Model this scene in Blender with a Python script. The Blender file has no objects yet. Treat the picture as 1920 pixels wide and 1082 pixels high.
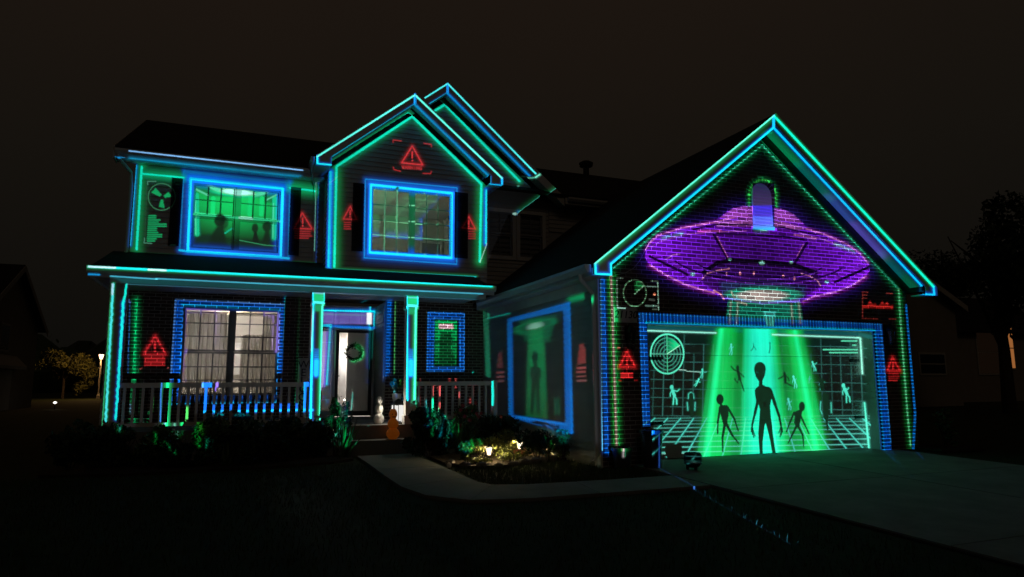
import bpy, math, random
import numpy as np
from mathutils import Vector, Matrix

random.seed(7)
RNG = np.random.default_rng(7)
sc = bpy.context.scene
COL = sc.collection

# ------------------------------------------------------------------ camera
FPX = 1255.1
YAW, PITCH, ROLL = math.radians(21.964), math.radians(7.919), math.radians(0.281)
CAMP = np.array([0.0, 0.0, 1.30])


def cam_axes():
    fwd = np.array([math.sin(YAW) * math.cos(PITCH), math.cos(YAW) * math.cos(PITCH), math.sin(PITCH)])
    r = np.array([math.cos(YAW), -math.sin(YAW), 0.0])
    d = np.cross(fwd, r)
    c, s = math.cos(ROLL), math.sin(ROLL)
    return np.array([c * r + s * d, -s * r + c * d, fwd])


MC = cam_axes()
cam = bpy.data.cameras.new('camera')
cam.sensor_width = 36.0
cam.lens = 36.0 * FPX / 1920.0
cam.clip_end = 3000
cam_o = bpy.data.objects.new('camera', cam)
COL.objects.link(cam_o)
cam_o.matrix_world = Matrix(((MC[0][0], -MC[1][0], -MC[2][0], CAMP[0]),
                             (MC[0][1], -MC[1][1], -MC[2][1], CAMP[1]),
                             (MC[0][2], -MC[1][2], -MC[2][2], CAMP[2]),
                             (0, 0, 0, 1)))
sc.camera = cam_o


def ray(x, y):
    return MC.T @ np.array([x - 960.0, y - 541.0, FPX])


def PY(x, y, Y):
    d = ray(x, y)
    return CAMP + d * (Y / d[1])


def PX(x, y, X):
    d = ray(x, y)
    return CAMP + d * (X / d[0])


def PZ(x, y, Z):
    d = ray(x, y)
    return CAMP + d * ((Z - CAMP[2]) / d[2])


# ------------------------------------------------------------------ world: night sky with town glow
w = bpy.data.worlds.new('World')
sc.world = w
w.use_nodes = True
nt = w.node_tree
bg = nt.nodes['Background']
tc = nt.nodes.new('ShaderNodeTexCoord')
nz = nt.nodes.new('ShaderNodeTexNoise')
nz.inputs['Scale'].default_value = 1.8
nz.inputs['Detail'].default_value = 3
sx = nt.nodes.new('ShaderNodeSeparateXYZ')
rp = nt.nodes.new('ShaderNodeValToRGB')          # town glow in low cloud: dim near the ground, browner higher up
rp.color_ramp.elements[0].position = 0.02
rp.color_ramp.elements[0].color = (0.0040, 0.0036, 0.0029, 1)
rp.color_ramp.elements[1].position = 0.60
rp.color_ramp.elements[1].color = (0.0120, 0.0078, 0.0053, 1)
el = rp.color_ramp.elements.new(0.28)
el.color = (0.0072, 0.0058, 0.0042, 1)
ad = nt.nodes.new('ShaderNodeMath')
ad.operation = 'MULTIPLY_ADD'
ad.inputs[1].default_value = 0.22
nt.links.new(tc.outputs['Generated'], nz.inputs['Vector'])
nt.links.new(tc.outputs['Generated'], sx.inputs[0])
sb = nt.nodes.new('ShaderNodeMath')
sb.operation = 'SUBTRACT'
sb.inputs[1].default_value = 0.11
nt.links.new(sx.outputs['Z'], sb.inputs[0])
nt.links.new(nz.outputs['Fac'], ad.inputs[0])
nt.links.new(sb.outputs[0], ad.inputs[2])
nt.links.new(ad.outputs[0], rp.inputs['Fac'])
nt.links.new(rp.outputs['Color'], bg.inputs['Color'])
bg.inputs['Strength'].default_value = 1.0

# weak warm sun added for the street light from behind the camera
sl = bpy.data.lights.new('street_glow', 'SUN')
sl.energy = 0.026
sl.angle = math.radians(12)
sl.color = (1.0, 0.76, 0.54)
so = bpy.data.objects.new('street_glow', sl)
COL.objects.link(so)
so.rotation_euler = (math.radians(50), 0, math.radians(-10))

sc.view_settings.view_transform = 'Standard'
sc.view_settings.look = 'None'
sc.view_settings.exposure = 0
sc.view_settings.gamma = 1
sc.render.engine = 'CYCLES'
sc.cycles.max_bounces = 6
sc.cycles.diffuse_bounces = 3
sc.cycles.glossy_bounces = 3
sc.cycles.transparent_max_bounces = 12
sc.cycles.caustics_reflective = False
sc.cycles.caustics_refractive = False
sc.cycles.use_denoising = True
sc.cycles.sample_clamp_indirect = 4.0


# ------------------------------------------------------------------ helpers
ORIG = {}


def prop(o, label=None, cat=None, group=None, kind=None):
    if label:
        o['label'] = label
    if cat:
        o['category'] = cat
    if group:
        o['group'] = group
    if kind:
        o['kind'] = kind
    return o


def thing(name, loc, label, cat, group=None, rz=0.0):
    o = bpy.data.objects.new(name, None)
    COL.objects.link(o)
    o.location = loc
    o.rotation_euler = (0, 0, rz)
    o.empty_display_size = 0.2
    ORIG[o.name] = tuple(loc)
    return prop(o, label, cat, group)


class MB:
    def __init__(s):
        s.v, s.f = [], []

    def add(s, vs, fs):
        n = len(s.v)
        s.v += [tuple(map(float, p)) for p in vs]
        s.f += [tuple(i + n for i in f) for f in fs]
        return s

    def box(s, x0, x1, y0, y1, z0, z1):
        vs = [(x0, y0, z0), (x1, y0, z0), (x1, y1, z0), (x0, y1, z0), (x0, y0, z1), (x1, y0, z1), (x1, y1, z1), (x0, y1, z1)]
        return s.add(vs, [(0, 3, 2, 1), (4, 5, 6, 7), (0, 1, 5, 4), (1, 2, 6, 5), (2, 3, 7, 6), (3, 0, 4, 7)])

    def cbox(s, c, half, M=None):
        hx, hy, hz = half
        vs = [(-hx, -hy, -hz), (hx, -hy, -hz), (hx, hy, -hz), (-hx, hy, -hz), (-hx, -hy, hz), (hx, -hy, hz), (hx, hy, hz), (-hx, hy, hz)]
        if M is not None:
            vs = [tuple(M @ Vector(v)) for v in vs]
        vs = [(v[0] + c[0], v[1] + c[1], v[2] + c[2]) for v in vs]
        return s.add(vs, [(0, 3, 2, 1), (4, 5, 6, 7), (0, 1, 5, 4), (1, 2, 6, 5), (2, 3, 7, 6), (3, 0, 4, 7)])

    def prism(s, pts, off):
        """pts: 3-D polygon, off: extrusion vector"""
        n = len(pts)
        vs = [tuple(p) for p in pts] + [(p[0] + off[0], p[1] + off[1], p[2] + off[2]) for p in pts]
        fs = [tuple(range(n)), tuple(range(2 * n - 1, n - 1, -1))]
        for i in range(n):
            j = (i + 1) % n
            fs.append((i, i + n, j + n, j))
        return s.add(vs, fs)

    def lathe(s, prof, n=20, c=(0, 0, 0), ang=0.0):
        vs, fs = [], []
        for (r, z) in prof:
            for k in range(n):
                a = 2 * math.pi * k / n + ang
                vs.append((c[0] + r * math.cos(a), c[1] + r * math.sin(a), c[2] + z))
        m = len(prof)
        for i in range(m - 1):
            for k in range(n):
                k2 = (k + 1) % n
                fs.append((i * n + k, i * n + k2, (i + 1) * n + k2, (i + 1) * n + k))
        fs.append(tuple(range(n - 1, -1, -1)))
        fs.append(tuple(range((m - 1) * n, m * n)))
        return s.add(vs, fs)

    def tube(s, pts, rad, n=8):
        pts = [Vector(p) for p in pts]
        rads = rad if isinstance(rad, (list, tuple)) else [rad] * len(pts)
        vs, fs = [], []
        up = Vector((0.13, 0.21, 0.97))
        for i, p in enumerate(pts):
            t = (pts[min(i + 1, len(pts) - 1)] - pts[max(i - 1, 0)]).normalized()
            a = t.cross(up)
            if a.length < 1e-3:
                a = t.cross(Vector((1, 0, 0)))
            a.normalize()
            b = t.cross(a)
            for k in range(n):
                th = 2 * math.pi * k / n
                q = p + (a * math.cos(th) + b * math.sin(th)) * rads[i]
                vs.append(tuple(q))
        for i in range(len(pts) - 1):
            for k in range(n):
                k2 = (k + 1) % n
                fs.append((i * n + k, i * n + k2, (i + 1) * n + k2, (i + 1) * n + k))
        fs.append(tuple(range(n - 1, -1, -1)))
        fs.append(tuple(range((len(pts) - 1) * n, len(pts) * n)))
        return s.add(vs, fs)

    def mesh(s, name, mat, smooth=False):
        me = bpy.data.meshes.new(name)
        me.from_pydata(s.v, [], s.f)
        if mat:
            me.materials.append(mat)
        if smooth:
            me.polygons.foreach_set('use_smooth', [True] * len(me.polygons))
        me.update()
        return me

    def obj(s, name, mat, parent=None, smooth=False, local=False):
        return link(name, s.mesh(name, mat, smooth), parent, local)


def link(name, me, parent=None, local=False, loc=None, rot=None):
    o = bpy.data.objects.new(name, me)
    COL.objects.link(o)
    if loc is not None:
        o.location = loc
    if rot is not None:
        o.rotation_euler = rot
    if parent is not None:
        o.parent = parent
        if not local and parent.type == 'EMPTY':
            L = parent.location
            o.matrix_parent_inverse = Matrix.Translation((-L[0], -L[1], -L[2]))
    return o


def copy_tree(o, parent=None):
    c = o.copy()
    COL.objects.link(c)
    c.parent = parent
    for ch in list(o.children):
        copy_tree(ch, c)
    return c


# ------------------------------------------------------------------ materials
def mat_new(name, col, rough=0.6, spec=0.4, var=0.0, vscale=6.0, bump=0.0, bscale=40.0, metal=0.0, island=0.0, objrand=0.0):
    m = bpy.data.materials.new(name)
    m.use_nodes = True
    n = m.node_tree
    L = n.links
    b = n.nodes['Principled BSDF']
    b.inputs['Roughness'].default_value = rough
    b.inputs['Specular IOR Level'].default_value = spec
    b.inputs['Metallic'].default_value = metal
    base = n.nodes.new('ShaderNodeRGB')
    base.outputs[0].default_value = (*col, 1)
    out = base.outputs[0]
    tcn = n.nodes.new('ShaderNodeTexCoord')
    if var > 0:
        t = n.nodes.new('ShaderNodeTexNoise')
        t.inputs['Scale'].default_value = vscale
        t.inputs['Detail'].default_value = 6
        t.inputs['Roughness'].default_value = 0.65
        L.new(tcn.outputs['Object'], t.inputs['Vector'])
        mr = n.nodes.new('ShaderNodeMapRange')
        mr.inputs['From Min'].default_value = 0.25
        mr.inputs['From Max'].default_value = 0.75
        mr.inputs['To Min'].default_value = 1 - var
        mr.inputs['To Max'].default_value = 1 + var
        L.new(t.outputs['Fac'], mr.inputs['Value'])
        mx = n.nodes.new('ShaderNodeVectorMath')
        mx.operation = 'SCALE'
        L.new(out, mx.inputs[0])
        L.new(mr.outputs[0], mx.inputs['Scale'])
        out = mx.outputs[0]
    if island > 0 or objrand > 0:
        val = None
        if island > 0:
            g = n.nodes.new('ShaderNodeNewGeometry')
            val = g.outputs['Random Per Island']
        if objrand > 0:
            oi = n.nodes.new('ShaderNodeObjectInfo')
            if val is None:
                val = oi.outputs['Random']
            else:
                ad = n.nodes.new('ShaderNodeMath')
                ad.operation = 'ADD'
                L.new(val, ad.inputs[0])
                L.new(oi.outputs['Random'], ad.inputs[1])
                fr = n.nodes.new('ShaderNodeMath')
                fr.operation = 'FRACT'
                L.new(ad.outputs[0], fr.inputs[0])
                val = fr.outputs[0]
        k = max(island, objrand)
        mr = n.nodes.new('ShaderNodeMapRange')
        mr.inputs['To Min'].default_value = 1 - k
        mr.inputs['To Max'].default_value = 1 + k
        L.new(val, mr.inputs['Value'])
        mx = n.nodes.new('ShaderNodeVectorMath')
        mx.operation = 'SCALE'
        L.new(out, mx.inputs[0])
        L.new(mr.outputs[0], mx.inputs['Scale'])
        out = mx.outputs[0]
    L.new(out, b.inputs['Base Color'])
    if bump > 0:
        t = n.nodes.new('ShaderNodeTexNoise')
        t.inputs['Scale'].default_value = bscale
        t.inputs['Detail'].default_value = 5
        L.new(tcn.outputs['Object'], t.inputs['Vector'])
        bp = n.nodes.new('ShaderNodeBump')
        bp.inputs['Strength'].default_value = bump
        bp.inputs['Distance'].default_value = 0.01
        L.new(t.outputs['Fac'], bp.inputs['Height'])
        L.new(bp.outputs[0], b.inputs['Normal'])
    return m


def mat_glass(name, tint=(1, 1, 1), rough=0.02):
    m = bpy.data.materials.new(name)
    m.use_nodes = True
    n = m.node_tree
    n.nodes.clear()
    o = n.nodes.new('ShaderNodeOutputMaterial')
    t = n.nodes.new('ShaderNodeBsdfTransparent')
    t.inputs['Color'].default_value = (*tint, 1)
    g = n.nodes.new('ShaderNodeBsdfGlossy')
    g.inputs['Roughness'].default_value = rough
    mx = n.nodes.new('ShaderNodeMixShader')
    lw = n.nodes.new('ShaderNodeFresnel')
    lw.inputs['IOR'].default_value = 1.45
    n.links.new(lw.outputs[0], mx.inputs[0])
    n.links.new(t.outputs[0], mx.inputs[1])
    n.links.new(g.outputs[0], mx.inputs[2])
    n.links.new(mx.outputs[0], o.inputs[0])
    return m


def mat_emit(name, col, strength):
    m = bpy.data.materials.new(name)
    m.use_nodes = True
    n = m.node_tree
    n.nodes.clear()
    o = n.nodes.new('ShaderNodeOutputMaterial')
    e = n.nodes.new('ShaderNodeEmission')
    e.inputs['Color'].default_value = (*col, 1)
    e.inputs['Strength'].default_value = strength
    n.links.new(e.outputs[0], o.inputs[0])
    return m


def mat_cloth(name, col, trans=0.5):
    m = bpy.data.materials.new(name)
    m.use_nodes = True
    n = m.node_tree
    n.nodes.clear()
    o = n.nodes.new('ShaderNodeOutputMaterial')
    d = n.nodes.new('ShaderNodeBsdfDiffuse')
    d.inputs['Color'].default_value = (*col, 1)
    t = n.nodes.new('ShaderNodeBsdfTranslucent')
    t.inputs['Color'].default_value = (*col, 1)
    mx = n.nodes.new('ShaderNodeMixShader')
    mx.inputs[0].default_value = trans
    n.links.new(d.outputs[0], mx.inputs[1])
    n.links.new(t.outputs[0], mx.inputs[2])
    n.links.new(mx.outputs[0], o.inputs[0])
    return m


M = {}
M['brick'] = mat_new('brick', (0.090, 0.058, 0.052), 0.85, 0.25, 0.35, 30, 0.6, 120, island=0.45, objrand=0.45)
M['mortar'] = mat_new('mortar', (0.46, 0.44, 0.41), 0.95, 0.1, 0.22, 5, 0.7, 160)
M['siding'] = mat_new('siding', (0.40, 0.385, 0.36), 0.55, 0.35, 0.10, 2.5, 0.25, 60, objrand=0.05)
M['trim'] = mat_new('trim', (0.62, 0.61, 0.58), 0.5, 0.4, 0.10, 3, 0.15, 50)
M['fascia'] = mat_new('fascia', (0.55, 0.54, 0.51), 0.5, 0.4, 0.12, 3, 0.15, 50)
M['soffit'] = mat_new('soffit', (0.50, 0.49, 0.47), 0.6, 0.3, 0.08, 3)
M['gutter'] = mat_new('gutter', (0.52, 0.52, 0.50), 0.35, 0.5, 0.12, 2)
M['shingle'] = mat_new('shingle', (0.022, 0.021, 0.021), 0.95, 0.15, 0.4, 14, 0.9, 70)
M['shutter'] = mat_new('shutter', (0.006, 0.006, 0.007), 0.6, 0.25, 0.2, 8)
M['black'] = mat_new('black_metal', (0.008, 0.008, 0.009), 0.5, 0.4, 0.2, 9)
M['door_white'] = mat_new('garage_door_paint', (0.50, 0.50, 0.49), 0.5, 0.35, 0.06, 1.5, 0.15, 90)
M['white'] = mat_new('white_paint', (0.72, 0.71, 0.69), 0.5, 0.4, 0.06, 3, 0.1, 60)
M['concrete'] = mat_new('concrete', (0.20, 0.195, 0.18), 0.9, 0.2, 0.28, 1.8, 0.5, 60, objrand=0.05)
M['glass'] = mat_glass('glass')
M['frosted'] = mat_glass('frosted_glass', (0.95, 0.95, 0.95), 0.45)
M['shade'] = mat_new('roller_shade', (0.62, 0.62, 0.60), 0.9, 0.1, 0.05, 4)
M['curtain'] = mat_cloth('curtain', (0.62, 0.59, 0.55), 0.55)
M['room'] = mat_new('room_paint', (0.55, 0.52, 0.47), 0.9, 0.1, 0.05, 1)
M['leaf'] = mat_new('leaf', (0.055, 0.095, 0.028), 0.55, 0.4, 0.2, 20, island=0.5, objrand=0.3)
M['leaf_dark'] = mat_new('leaf_dark', (0.022, 0.042, 0.018), 0.6, 0.3, 0.2, 20, island=0.5)
M['leaf_yellow'] = mat_new('leaf_yellow', (0.15, 0.16, 0.035), 0.55, 0.4, 0.2, 20, island=0.45)
M['leaf_tree'] = mat_new('leaf_tree', (0.085, 0.085, 0.022), 0.6, 0.3, 0.2, 20, island=0.5)
M['petal'] = mat_new('petal', (0.30, 0.05, 0.06), 0.6, 0.3, 0.2, 20, island=0.3)
M['petal_pink'] = mat_new('petal_pink', (0.40, 0.14, 0.12), 0.6, 0.3, 0.2, 20, island=0.3)
M['bark'] = mat_new('bark', (0.05, 0.038, 0.028), 0.9, 0.2, 0.3, 12, 0.8, 30)
M['grass'] = mat_new('grass_blades', (0.045, 0.070, 0.022), 0.7, 0.25, 0.2, 8, island=0.5)
M['lawn'] = mat_new('lawn_soil', (0.030, 0.038, 0.016), 0.95, 0.1, 0.4, 3, 0.8, 25)
M['mulch'] = mat_new('mulch', (0.035, 0.024, 0.017), 0.95, 0.1, 0.5, 18, 1.0, 50)
M['stone'] = mat_new('edging_stone', (0.16, 0.14, 0.12), 0.9, 0.2, 0.3, 9, 0.6, 40, objrand=0.3)
M['orange'] = mat_new('orange_plastic', (0.75, 0.17, 0.012), 0.45, 0.4, 0.12, 10)
M['ivory'] = mat_new('ivory_plastic', (0.66, 0.64, 0.60), 0.5, 0.4, 0.1, 8)
M['pot'] = mat_new('dark_pot', (0.055, 0.06, 0.075), 0.35, 0.5, 0.2, 8)
M['muntin'] = mat_new('window_muntin', (0.20, 0.20, 0.21), 0.5, 0.4, 0.1, 5)
M['sash'] = mat_new('window_sash', (0.30, 0.30, 0.31), 0.5, 0.4, 0.1, 5)
M['sign_wood'] = mat_new('sign_wood', (0.48, 0.46, 0.46), 0.8, 0.2, 0.2, 7)
M['ink'] = mat_new('ink', (0.015, 0.02, 0.03), 0.7, 0.2)
M['neigh'] = mat_new('neighbour_siding', (0.28, 0.24, 0.19), 0.8, 0.2, 0.1, 2)
M['neigh_trim'] = mat_new('neighbour_trim', (0.45, 0.42, 0.36), 0.7, 0.2, 0.1, 2)
M['dark_glass'] = mat_new('dark_glass', (0.01, 0.01, 0.011), 0.15, 0.5)
M['twig'] = mat_new('wreath_twig', (0.03, 0.022, 0.018), 0.9, 0.1, 0.3, 20)
M['asphalt'] = mat_new('asphalt', (0.05, 0.05, 0.05), 0.9, 0.2, 0.3, 3, 0.4, 60)
# ================================================================== ground
YG, YD, XG = 9.30, 9.68, 5.25          # garage brick face, garage door, garage side wall
YW, YB, YP, YE = 14.80, 14.10, 13.00, 16.10   # brick/upper wall, gable bay, porch posts, entry door


def zg(x, y):
    if y >= 9.3:
        return 0.0
    return -0.026 * (9.3 - max(y, -12.0))


def build_ground():
    xs = [-900, -400, -180, -80, -40, -24, -14, -8] + [i * 1.0 for i in range(-6, 15)] + [17, 21, 28, 40, 70, 150, 400, 900]
    ys = [-300, -100, -40, -20, -12] + [i * 1.0 for i in range(-11, 10)] + [9.3, 10, 11, 12, 14, 17, 22, 30, 45, 70, 120, 220, 500, 1200]
    ys = sorted(set(ys))
    mb = MB()
    vs = [(x, y, zg(x, y) - 0.03) for y in ys for x in xs]
    nx = len(xs)
    fs = [(j * nx + i, j * nx + i + 1, (j + 1) * nx + i + 1, (j + 1) * nx + i) for j in range(len(ys) - 1) for i in range(nx - 1)]
    mb.add(vs, fs)
    prop(mb.obj('lawn', M['lawn']), kind='structure')


build_ground()

# driveway: separate concrete slabs with open joints
drive = MB()
drive.add([(5.75, 9.66, -0.026), (11.6, 9.66, -0.026), (11.6, -16, -0.026 + zg(0, -12)), (5.75, -16, -0.026 + zg(0, -12))], [(3, 2, 1, 0)])
drive = prop(drive.obj('driveway', M['mulch']), kind='structure')
yy = [9.66, 7.05, 4.2, 1.3, -1.7, -4.7, -7.7, -10.7]
for a, b in zip(yy[:-1], yy[1:]):
    for (x0, x1) in ((5.78, 8.66), (8.69, 11.57)):
        ya, yb = a - 0.008, b + 0.008
        za, zb = zg(0, ya), zg(0, yb)
        mb = MB()
        mb.prism([(x0, ya, za - 0.05), (x0, yb, zb - 0.05), (x1, yb, zb - 0.05), (x1, ya, za - 0.05)], (0, 0, 0.055))
        mb.obj('concrete_slab', M['concrete'], drive)

# front walk: slabs from the porch steps, turning towards the driveway
walk_l = [(1.98, 12.30), (1.97, 11.3), (1.95, 10.3), (1.93, 9.4), (1.95, 8.6), (2.10, 7.95), (2.50, 7.50), (3.2, 7.36), (4.1, 7.34), (5.0, 7.33), (5.72, 7.33)]
walk_r = [(2.98, 12.30), (2.97, 11.3), (2.96, 10.3), (2.95, 9.6), (2.95, 9.0), (2.97, 8.6), (3.08, 8.36), (3.5, 8.22), (4.2, 8.18), (5.0, 8.16), (5.72, 8.16)]
mb = MB()
n = len(walk_l)
mb.add([(x, y, zg(x, y) - 0.022) for x, y in walk_l] + [(x, y, zg(x, y) - 0.022) for x, y in walk_r], [(i, i + 1, n + i + 1, n + i) for i in range(n - 1)])
walk = prop(mb.obj('front_walk', M['mulch']), kind='structure')
for i in range(0, n - 1, 2):
    j = min(i + 2, n - 1)
    pts = [(walk_l[k][0], walk_l[k][1]) for k in range(i, j + 1)] + [(walk_r[k][0], walk_r[k][1]) for k in range(j, i - 1, -1)]
    cx = sum(p[0] for p in pts) / len(pts)
    cy = sum(p[1] for p in pts) / len(pts)
    pts = [(cx + (px - cx) * 0.993, cy + (py - cy) * 0.993) for px, py in pts]
    mb = MB()
    mb.prism([(px, py, zg(px, py) - 0.05) for px, py in pts], (0, 0, 0.062))
    mb.obj('concrete_slab', M['concrete'], walk)

# planting beds
mb = MB()
for poly in ([(3.12, 12.75), (3.12, 10.6), (3.35, 10.05), (4.0, 9.95), (4.9, 10.45), (5.22, 10.5), (5.22, 12.75)],
             [(-2.6, 12.75), (-2.6, 11.6), (-1.5, 11.3), (0.5, 11.35), (1.5, 11.6), (1.86, 11.9), (1.86, 12.75)],
             [(12.0, 9.25), (12.0, 8.7), (13.0, 8.6), (13.4, 9.3), (12.9, 9.9)]):
    mb.prism([(x, y, -0.03) for x, y in poly], (0, 0, 0.045))
prop(mb.obj('planting_bed', M['mulch']), kind='structure')

# ================================================================== the house
house = thing('house', (3.0, 14.8, 0.0), 'two storey brick and siding house with front porch and garage, lit by projected alien pictures', 'house')

# ---------------------------------------------------------------- bricks
CO, BL_, GAP = 0.0677, 0.2032, 0.0125
BH, BD = CO - GAP, 0.05


def clip_poly(poly, a, b, c):
    """keep a*x+b*z<=c"""
    out = []
    for i in range(len(poly)):
        p, q = poly[i], poly[(i + 1) % len(poly)]
        dp, dq = a * p[0] + b * p[1] - c, a * q[0] + b * q[1] - c
        if dp <= 0:
            out.append(p)
        if (dp < 0 < dq) or (dq < 0 < dp):
            t = dp / (dp - dq)
            out.append((p[0] + (q[0] - p[0]) * t, p[1] + (q[1] - p[1]) * t))
    return out


def brick_rects(x0, x1, z0, z1, holes, halfplanes=()):
    """holes: function(zmid) -> list of blocked x intervals"""
    res = []
    k = 0
    z = z0
    while z < z1 - 0.02:
        zt = min(z + BH, z1)
        off = 0.5 * BL_ if k % 2 else 0.0
        spans = [(x0, x1)]
        for (a, b) in holes((z + zt) / 2):
            ns = []
            for (p, q) in spans:
                if b <= p or a >= q:
                    ns.append((p, q))
                else:
                    if a > p:
                        ns.append((p, a))
                    if b < q:
                        ns.append((b, q))
            spans = ns
        for (p, q) in spans:
            i = math.floor((p - x0 - off) / BL_) - 1
            while True:
                a = x0 + off + i * BL_
                i += 1
                if a > q:
                    break
                b = a + BL_ - GAP
                aa, bb = max(a, p), min(b, q)
                if bb - aa < 0.025:
                    continue
                poly = [(aa, z), (bb, z), (bb, zt), (aa, zt)]
                full = (bb - aa) > BL_ - GAP - 1e-6 and zt - z > BH - 1e-6
                for hp in halfplanes:
                    n0 = len(poly)
                    new = clip_poly(poly, *hp)
                    if len(new) != n0 or any(abs(u[0] - v[0]) + abs(u[1] - v[1]) > 1e-7 for u, v in zip(new, poly)):
                        full = False
                    poly = new
                    if len(poly) < 3:
                        break
                if len(poly) >= 3:
                    res.append((poly, full))
        z += CO
        k += 1
    return res


# garage front: mortar backing, then bricks
GA_X, GA_S, GA_Z = 8.72, 0.785, 5.70      # gable line of the brick under the soffit
DX0, DX1, DZ = 6.13, 11.25, 2.24          # door opening
GX0, GX1 = XG, 12.19
mb = MB()
yb = YG + 0.006
mb.prism([(GX0, yb, -0.12), (DX0, yb, -0.12), (DX0, yb, 2.9), (GX0, yb, 2.9)], (0, 0.35, 0))
mb.prism([(DX1, yb, -0.12), (GX1, yb, -0.12), (GX1, yb, 2.9), (DX1, yb, 2.9)], (0, 0.35, 0))
mb.prism([(DX0, yb, DZ), (DX1, yb, DZ), (DX1, yb, 2.9), (DX0, yb, 2.9)], (0, 0.35, 0))
mb.prism([(GX0, yb, 2.9), (GX1, yb, 2.9), (GA_X, yb, GA_Z + 0.03)], (0, 0.35, 0))
gw = mb.obj('garage_front_wall', M['mortar'], house)

VX0, VX1, VZ0, VZ1 = 8.44, 8.90, 4.07, 4.87
VC, VR = (VX0 + VX1) / 2, (VX1 - VX0) / 2
VZC = VZ1 - VR


def ghole(z):
    h = []
    if z < DZ:
        h.append((DX0 + 0.0, DX1 - 0.0))
    elif z < DZ + 0.195:
        h.append((DX0 - 0.14, DX1 + 0.19))
    ro = VR + 0.115
    if VZ0 - 0.07 < z < VZC:
        h.append((VX0 - (0.105 if z > VZ0 else 0.02), VX1 + (0.105 if z > VZ0 else 0.02)))
    elif VZC <= z < VZC + ro:
        d = math.sqrt(ro * ro - (z - VZC) ** 2)
        h.append((VC - d, VC + d))
    return h


G_HP = [(GA_S, 1, GA_Z + GA_S * GA_X), (-GA_S, 1, GA_Z - GA_S * GA_X)]
gb = brick_rects(GX0 + 0.002, GX1 - 0.002, -0.06, GA_Z, ghole, G_HP)
full = [p for p, f in gb if f]
full.sort(key=lambda p: (p[0][0]) ** 2 + YG ** 2 + (p[0][1] - 1.3) ** 2)
pick = full[:200]
ids = set(id(p) for p in pick)
bm1 = MB().box(0, BL_ - GAP, 0, BD, 0, BH).mesh('brick', M['brick'])
for p in pick:
    link('brick', bm1, gw, loc=(p[0][0], YG + random.uniform(-0.002, 0.0015), p[0][1]))
rest = MB()
for p, f in gb:
    if id(p) in ids:
        continue
    y = YG + random.uniform(-0.002, 0.0015)
    rest.prism([(x, y, z) for x, z in p], (0, BD, 0))
# soldier course over the door: the nearest ones singly, then the rest
sx = DX0 - 0.136
bm2 = MB().box(0, BH, 0, BD, 0, 0.188).mesh('brick', M['brick'])
k = 0
while sx < DX1 + 0.17:
    y = YG + random.uniform(-0.003, 0.0)
    link('brick', bm2, gw, loc=(sx, y, DZ + 0.003))
    k += 1
    sx += CO
# arch of upright bricks round the gable vent and its brick sides
for i in range(13):
    a = math.pi * (i + 0.5) / 13
    da = math.pi / 13 * 0.42
    pts = []
    for (r, s) in ((VR + 0.006, -1), (VR + 0.105, -1), (VR + 0.105, 1), (VR + 0.006, 1)):
        pts.append((VC + r * math.cos(a + s * da), YG - 0.002, VZC + r * math.sin(a + s * da)))
    rest.prism(pts, (0, BD, 0))
z = VZ0 + 0.01
while z < VZC - 0.04:
    for (a, b) in ((VX0 - 0.1, VX0 - 0.006), (VX1 + 0.006, VX1 + 0.1)):
        rest.prism([(a, YG - 0.002, z), (b, YG - 0.002, z), (b, YG - 0.002, z + BH), (a, YG - 0.002, z + BH)], (0, BD, 0))
    z += CO
prop(rest.obj('brickwork', M['brick'], gw), kind='stuff')

# gable vent: arched white louvre with sill
av = []
for i in range(15):
    a = math.pi * i / 14
    av.append((VC + VR * math.cos(a), VZC + VR * math.sin(a)))
outer = [(VX0, VZ0)] + list(reversed(av)) + [(VX1, VZ0)]
mb = MB()
mb.prism([(x, YG + 0.002, z) for x, z in outer], (0, 0.03, 0))
vent = mb.obj('gable_vent', M['white'], house)
z = VZ0 + 0.04
while z < VZ1 - 0.06:
    d = VR - 0.035
    if z > VZC:
        rr = VR - 0.03
        d = math.sqrt(max(rr * rr - (z + 0.02 - VZC) ** 2, 0.0004)) - 0.01
    s = MB()
    s.prism([(VC - d, YG + 0.001, z + 0.05), (VC - d, YG - 0.016, z + 0.006), (VC - d, YG - 0.016, z), (VC - d, YG + 0.001, z + 0.004)], (2 * d, 0, 0))
    s.obj('slat', M['white'], vent)
    z += 0.062
MB().box(VX0 - 0.05, VX1 + 0.05, YG - 0.035, YG + 0.05, VZ0 - 0.07, VZ0 - 0.002).obj('sill', M['white'], vent)

# garage door: four smooth sections and strap hinges
gd = MB().box(DX0 - 0.1, DX1 + 0.1, YD + 0.03, YD + 0.06, 0.0, 2.34).obj('garage_door', M['door_white'], house)
H4 = 2.30 / 4
for i in range(4):
    z0 = 0.012 + i * H4
    mb = MB().box(DX0 - 0.06, DX1 + 0.06, YD, YD + 0.028, z0 + 0.004, z0 + H4 - 0.003)
    mb.obj('door_section', M['door_white'], gd)
for (px, py) in ((1228, 672), (1230, 794), (1603, 676), (1612, 782)):
    p = PY(px, py, YD)
    L = 0.12
    m2 = MB()
    x0 = p[0] - L
    m2.prism([(x0, YD - 0.006, p[2] - 0.028), (x0 + 2 * L, YD - 0.006, p[2] - 0.028), (x0 + 2 * L, YD - 0.006, p[2] + 0.028), (x0, YD - 0.006, p[2] + 0.028)], (0, 0.012, 0))
    ex = x0 if px > 1400 else x0 + 2 * L
    m2.cbox((ex, YD - 0.002, p[2]), (0.026, 0.008, 0.026), Matrix.Rotation(math.pi / 4, 3, 'Y'))
    m2.obj('strap_hinge', M['black'], gd)
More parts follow.
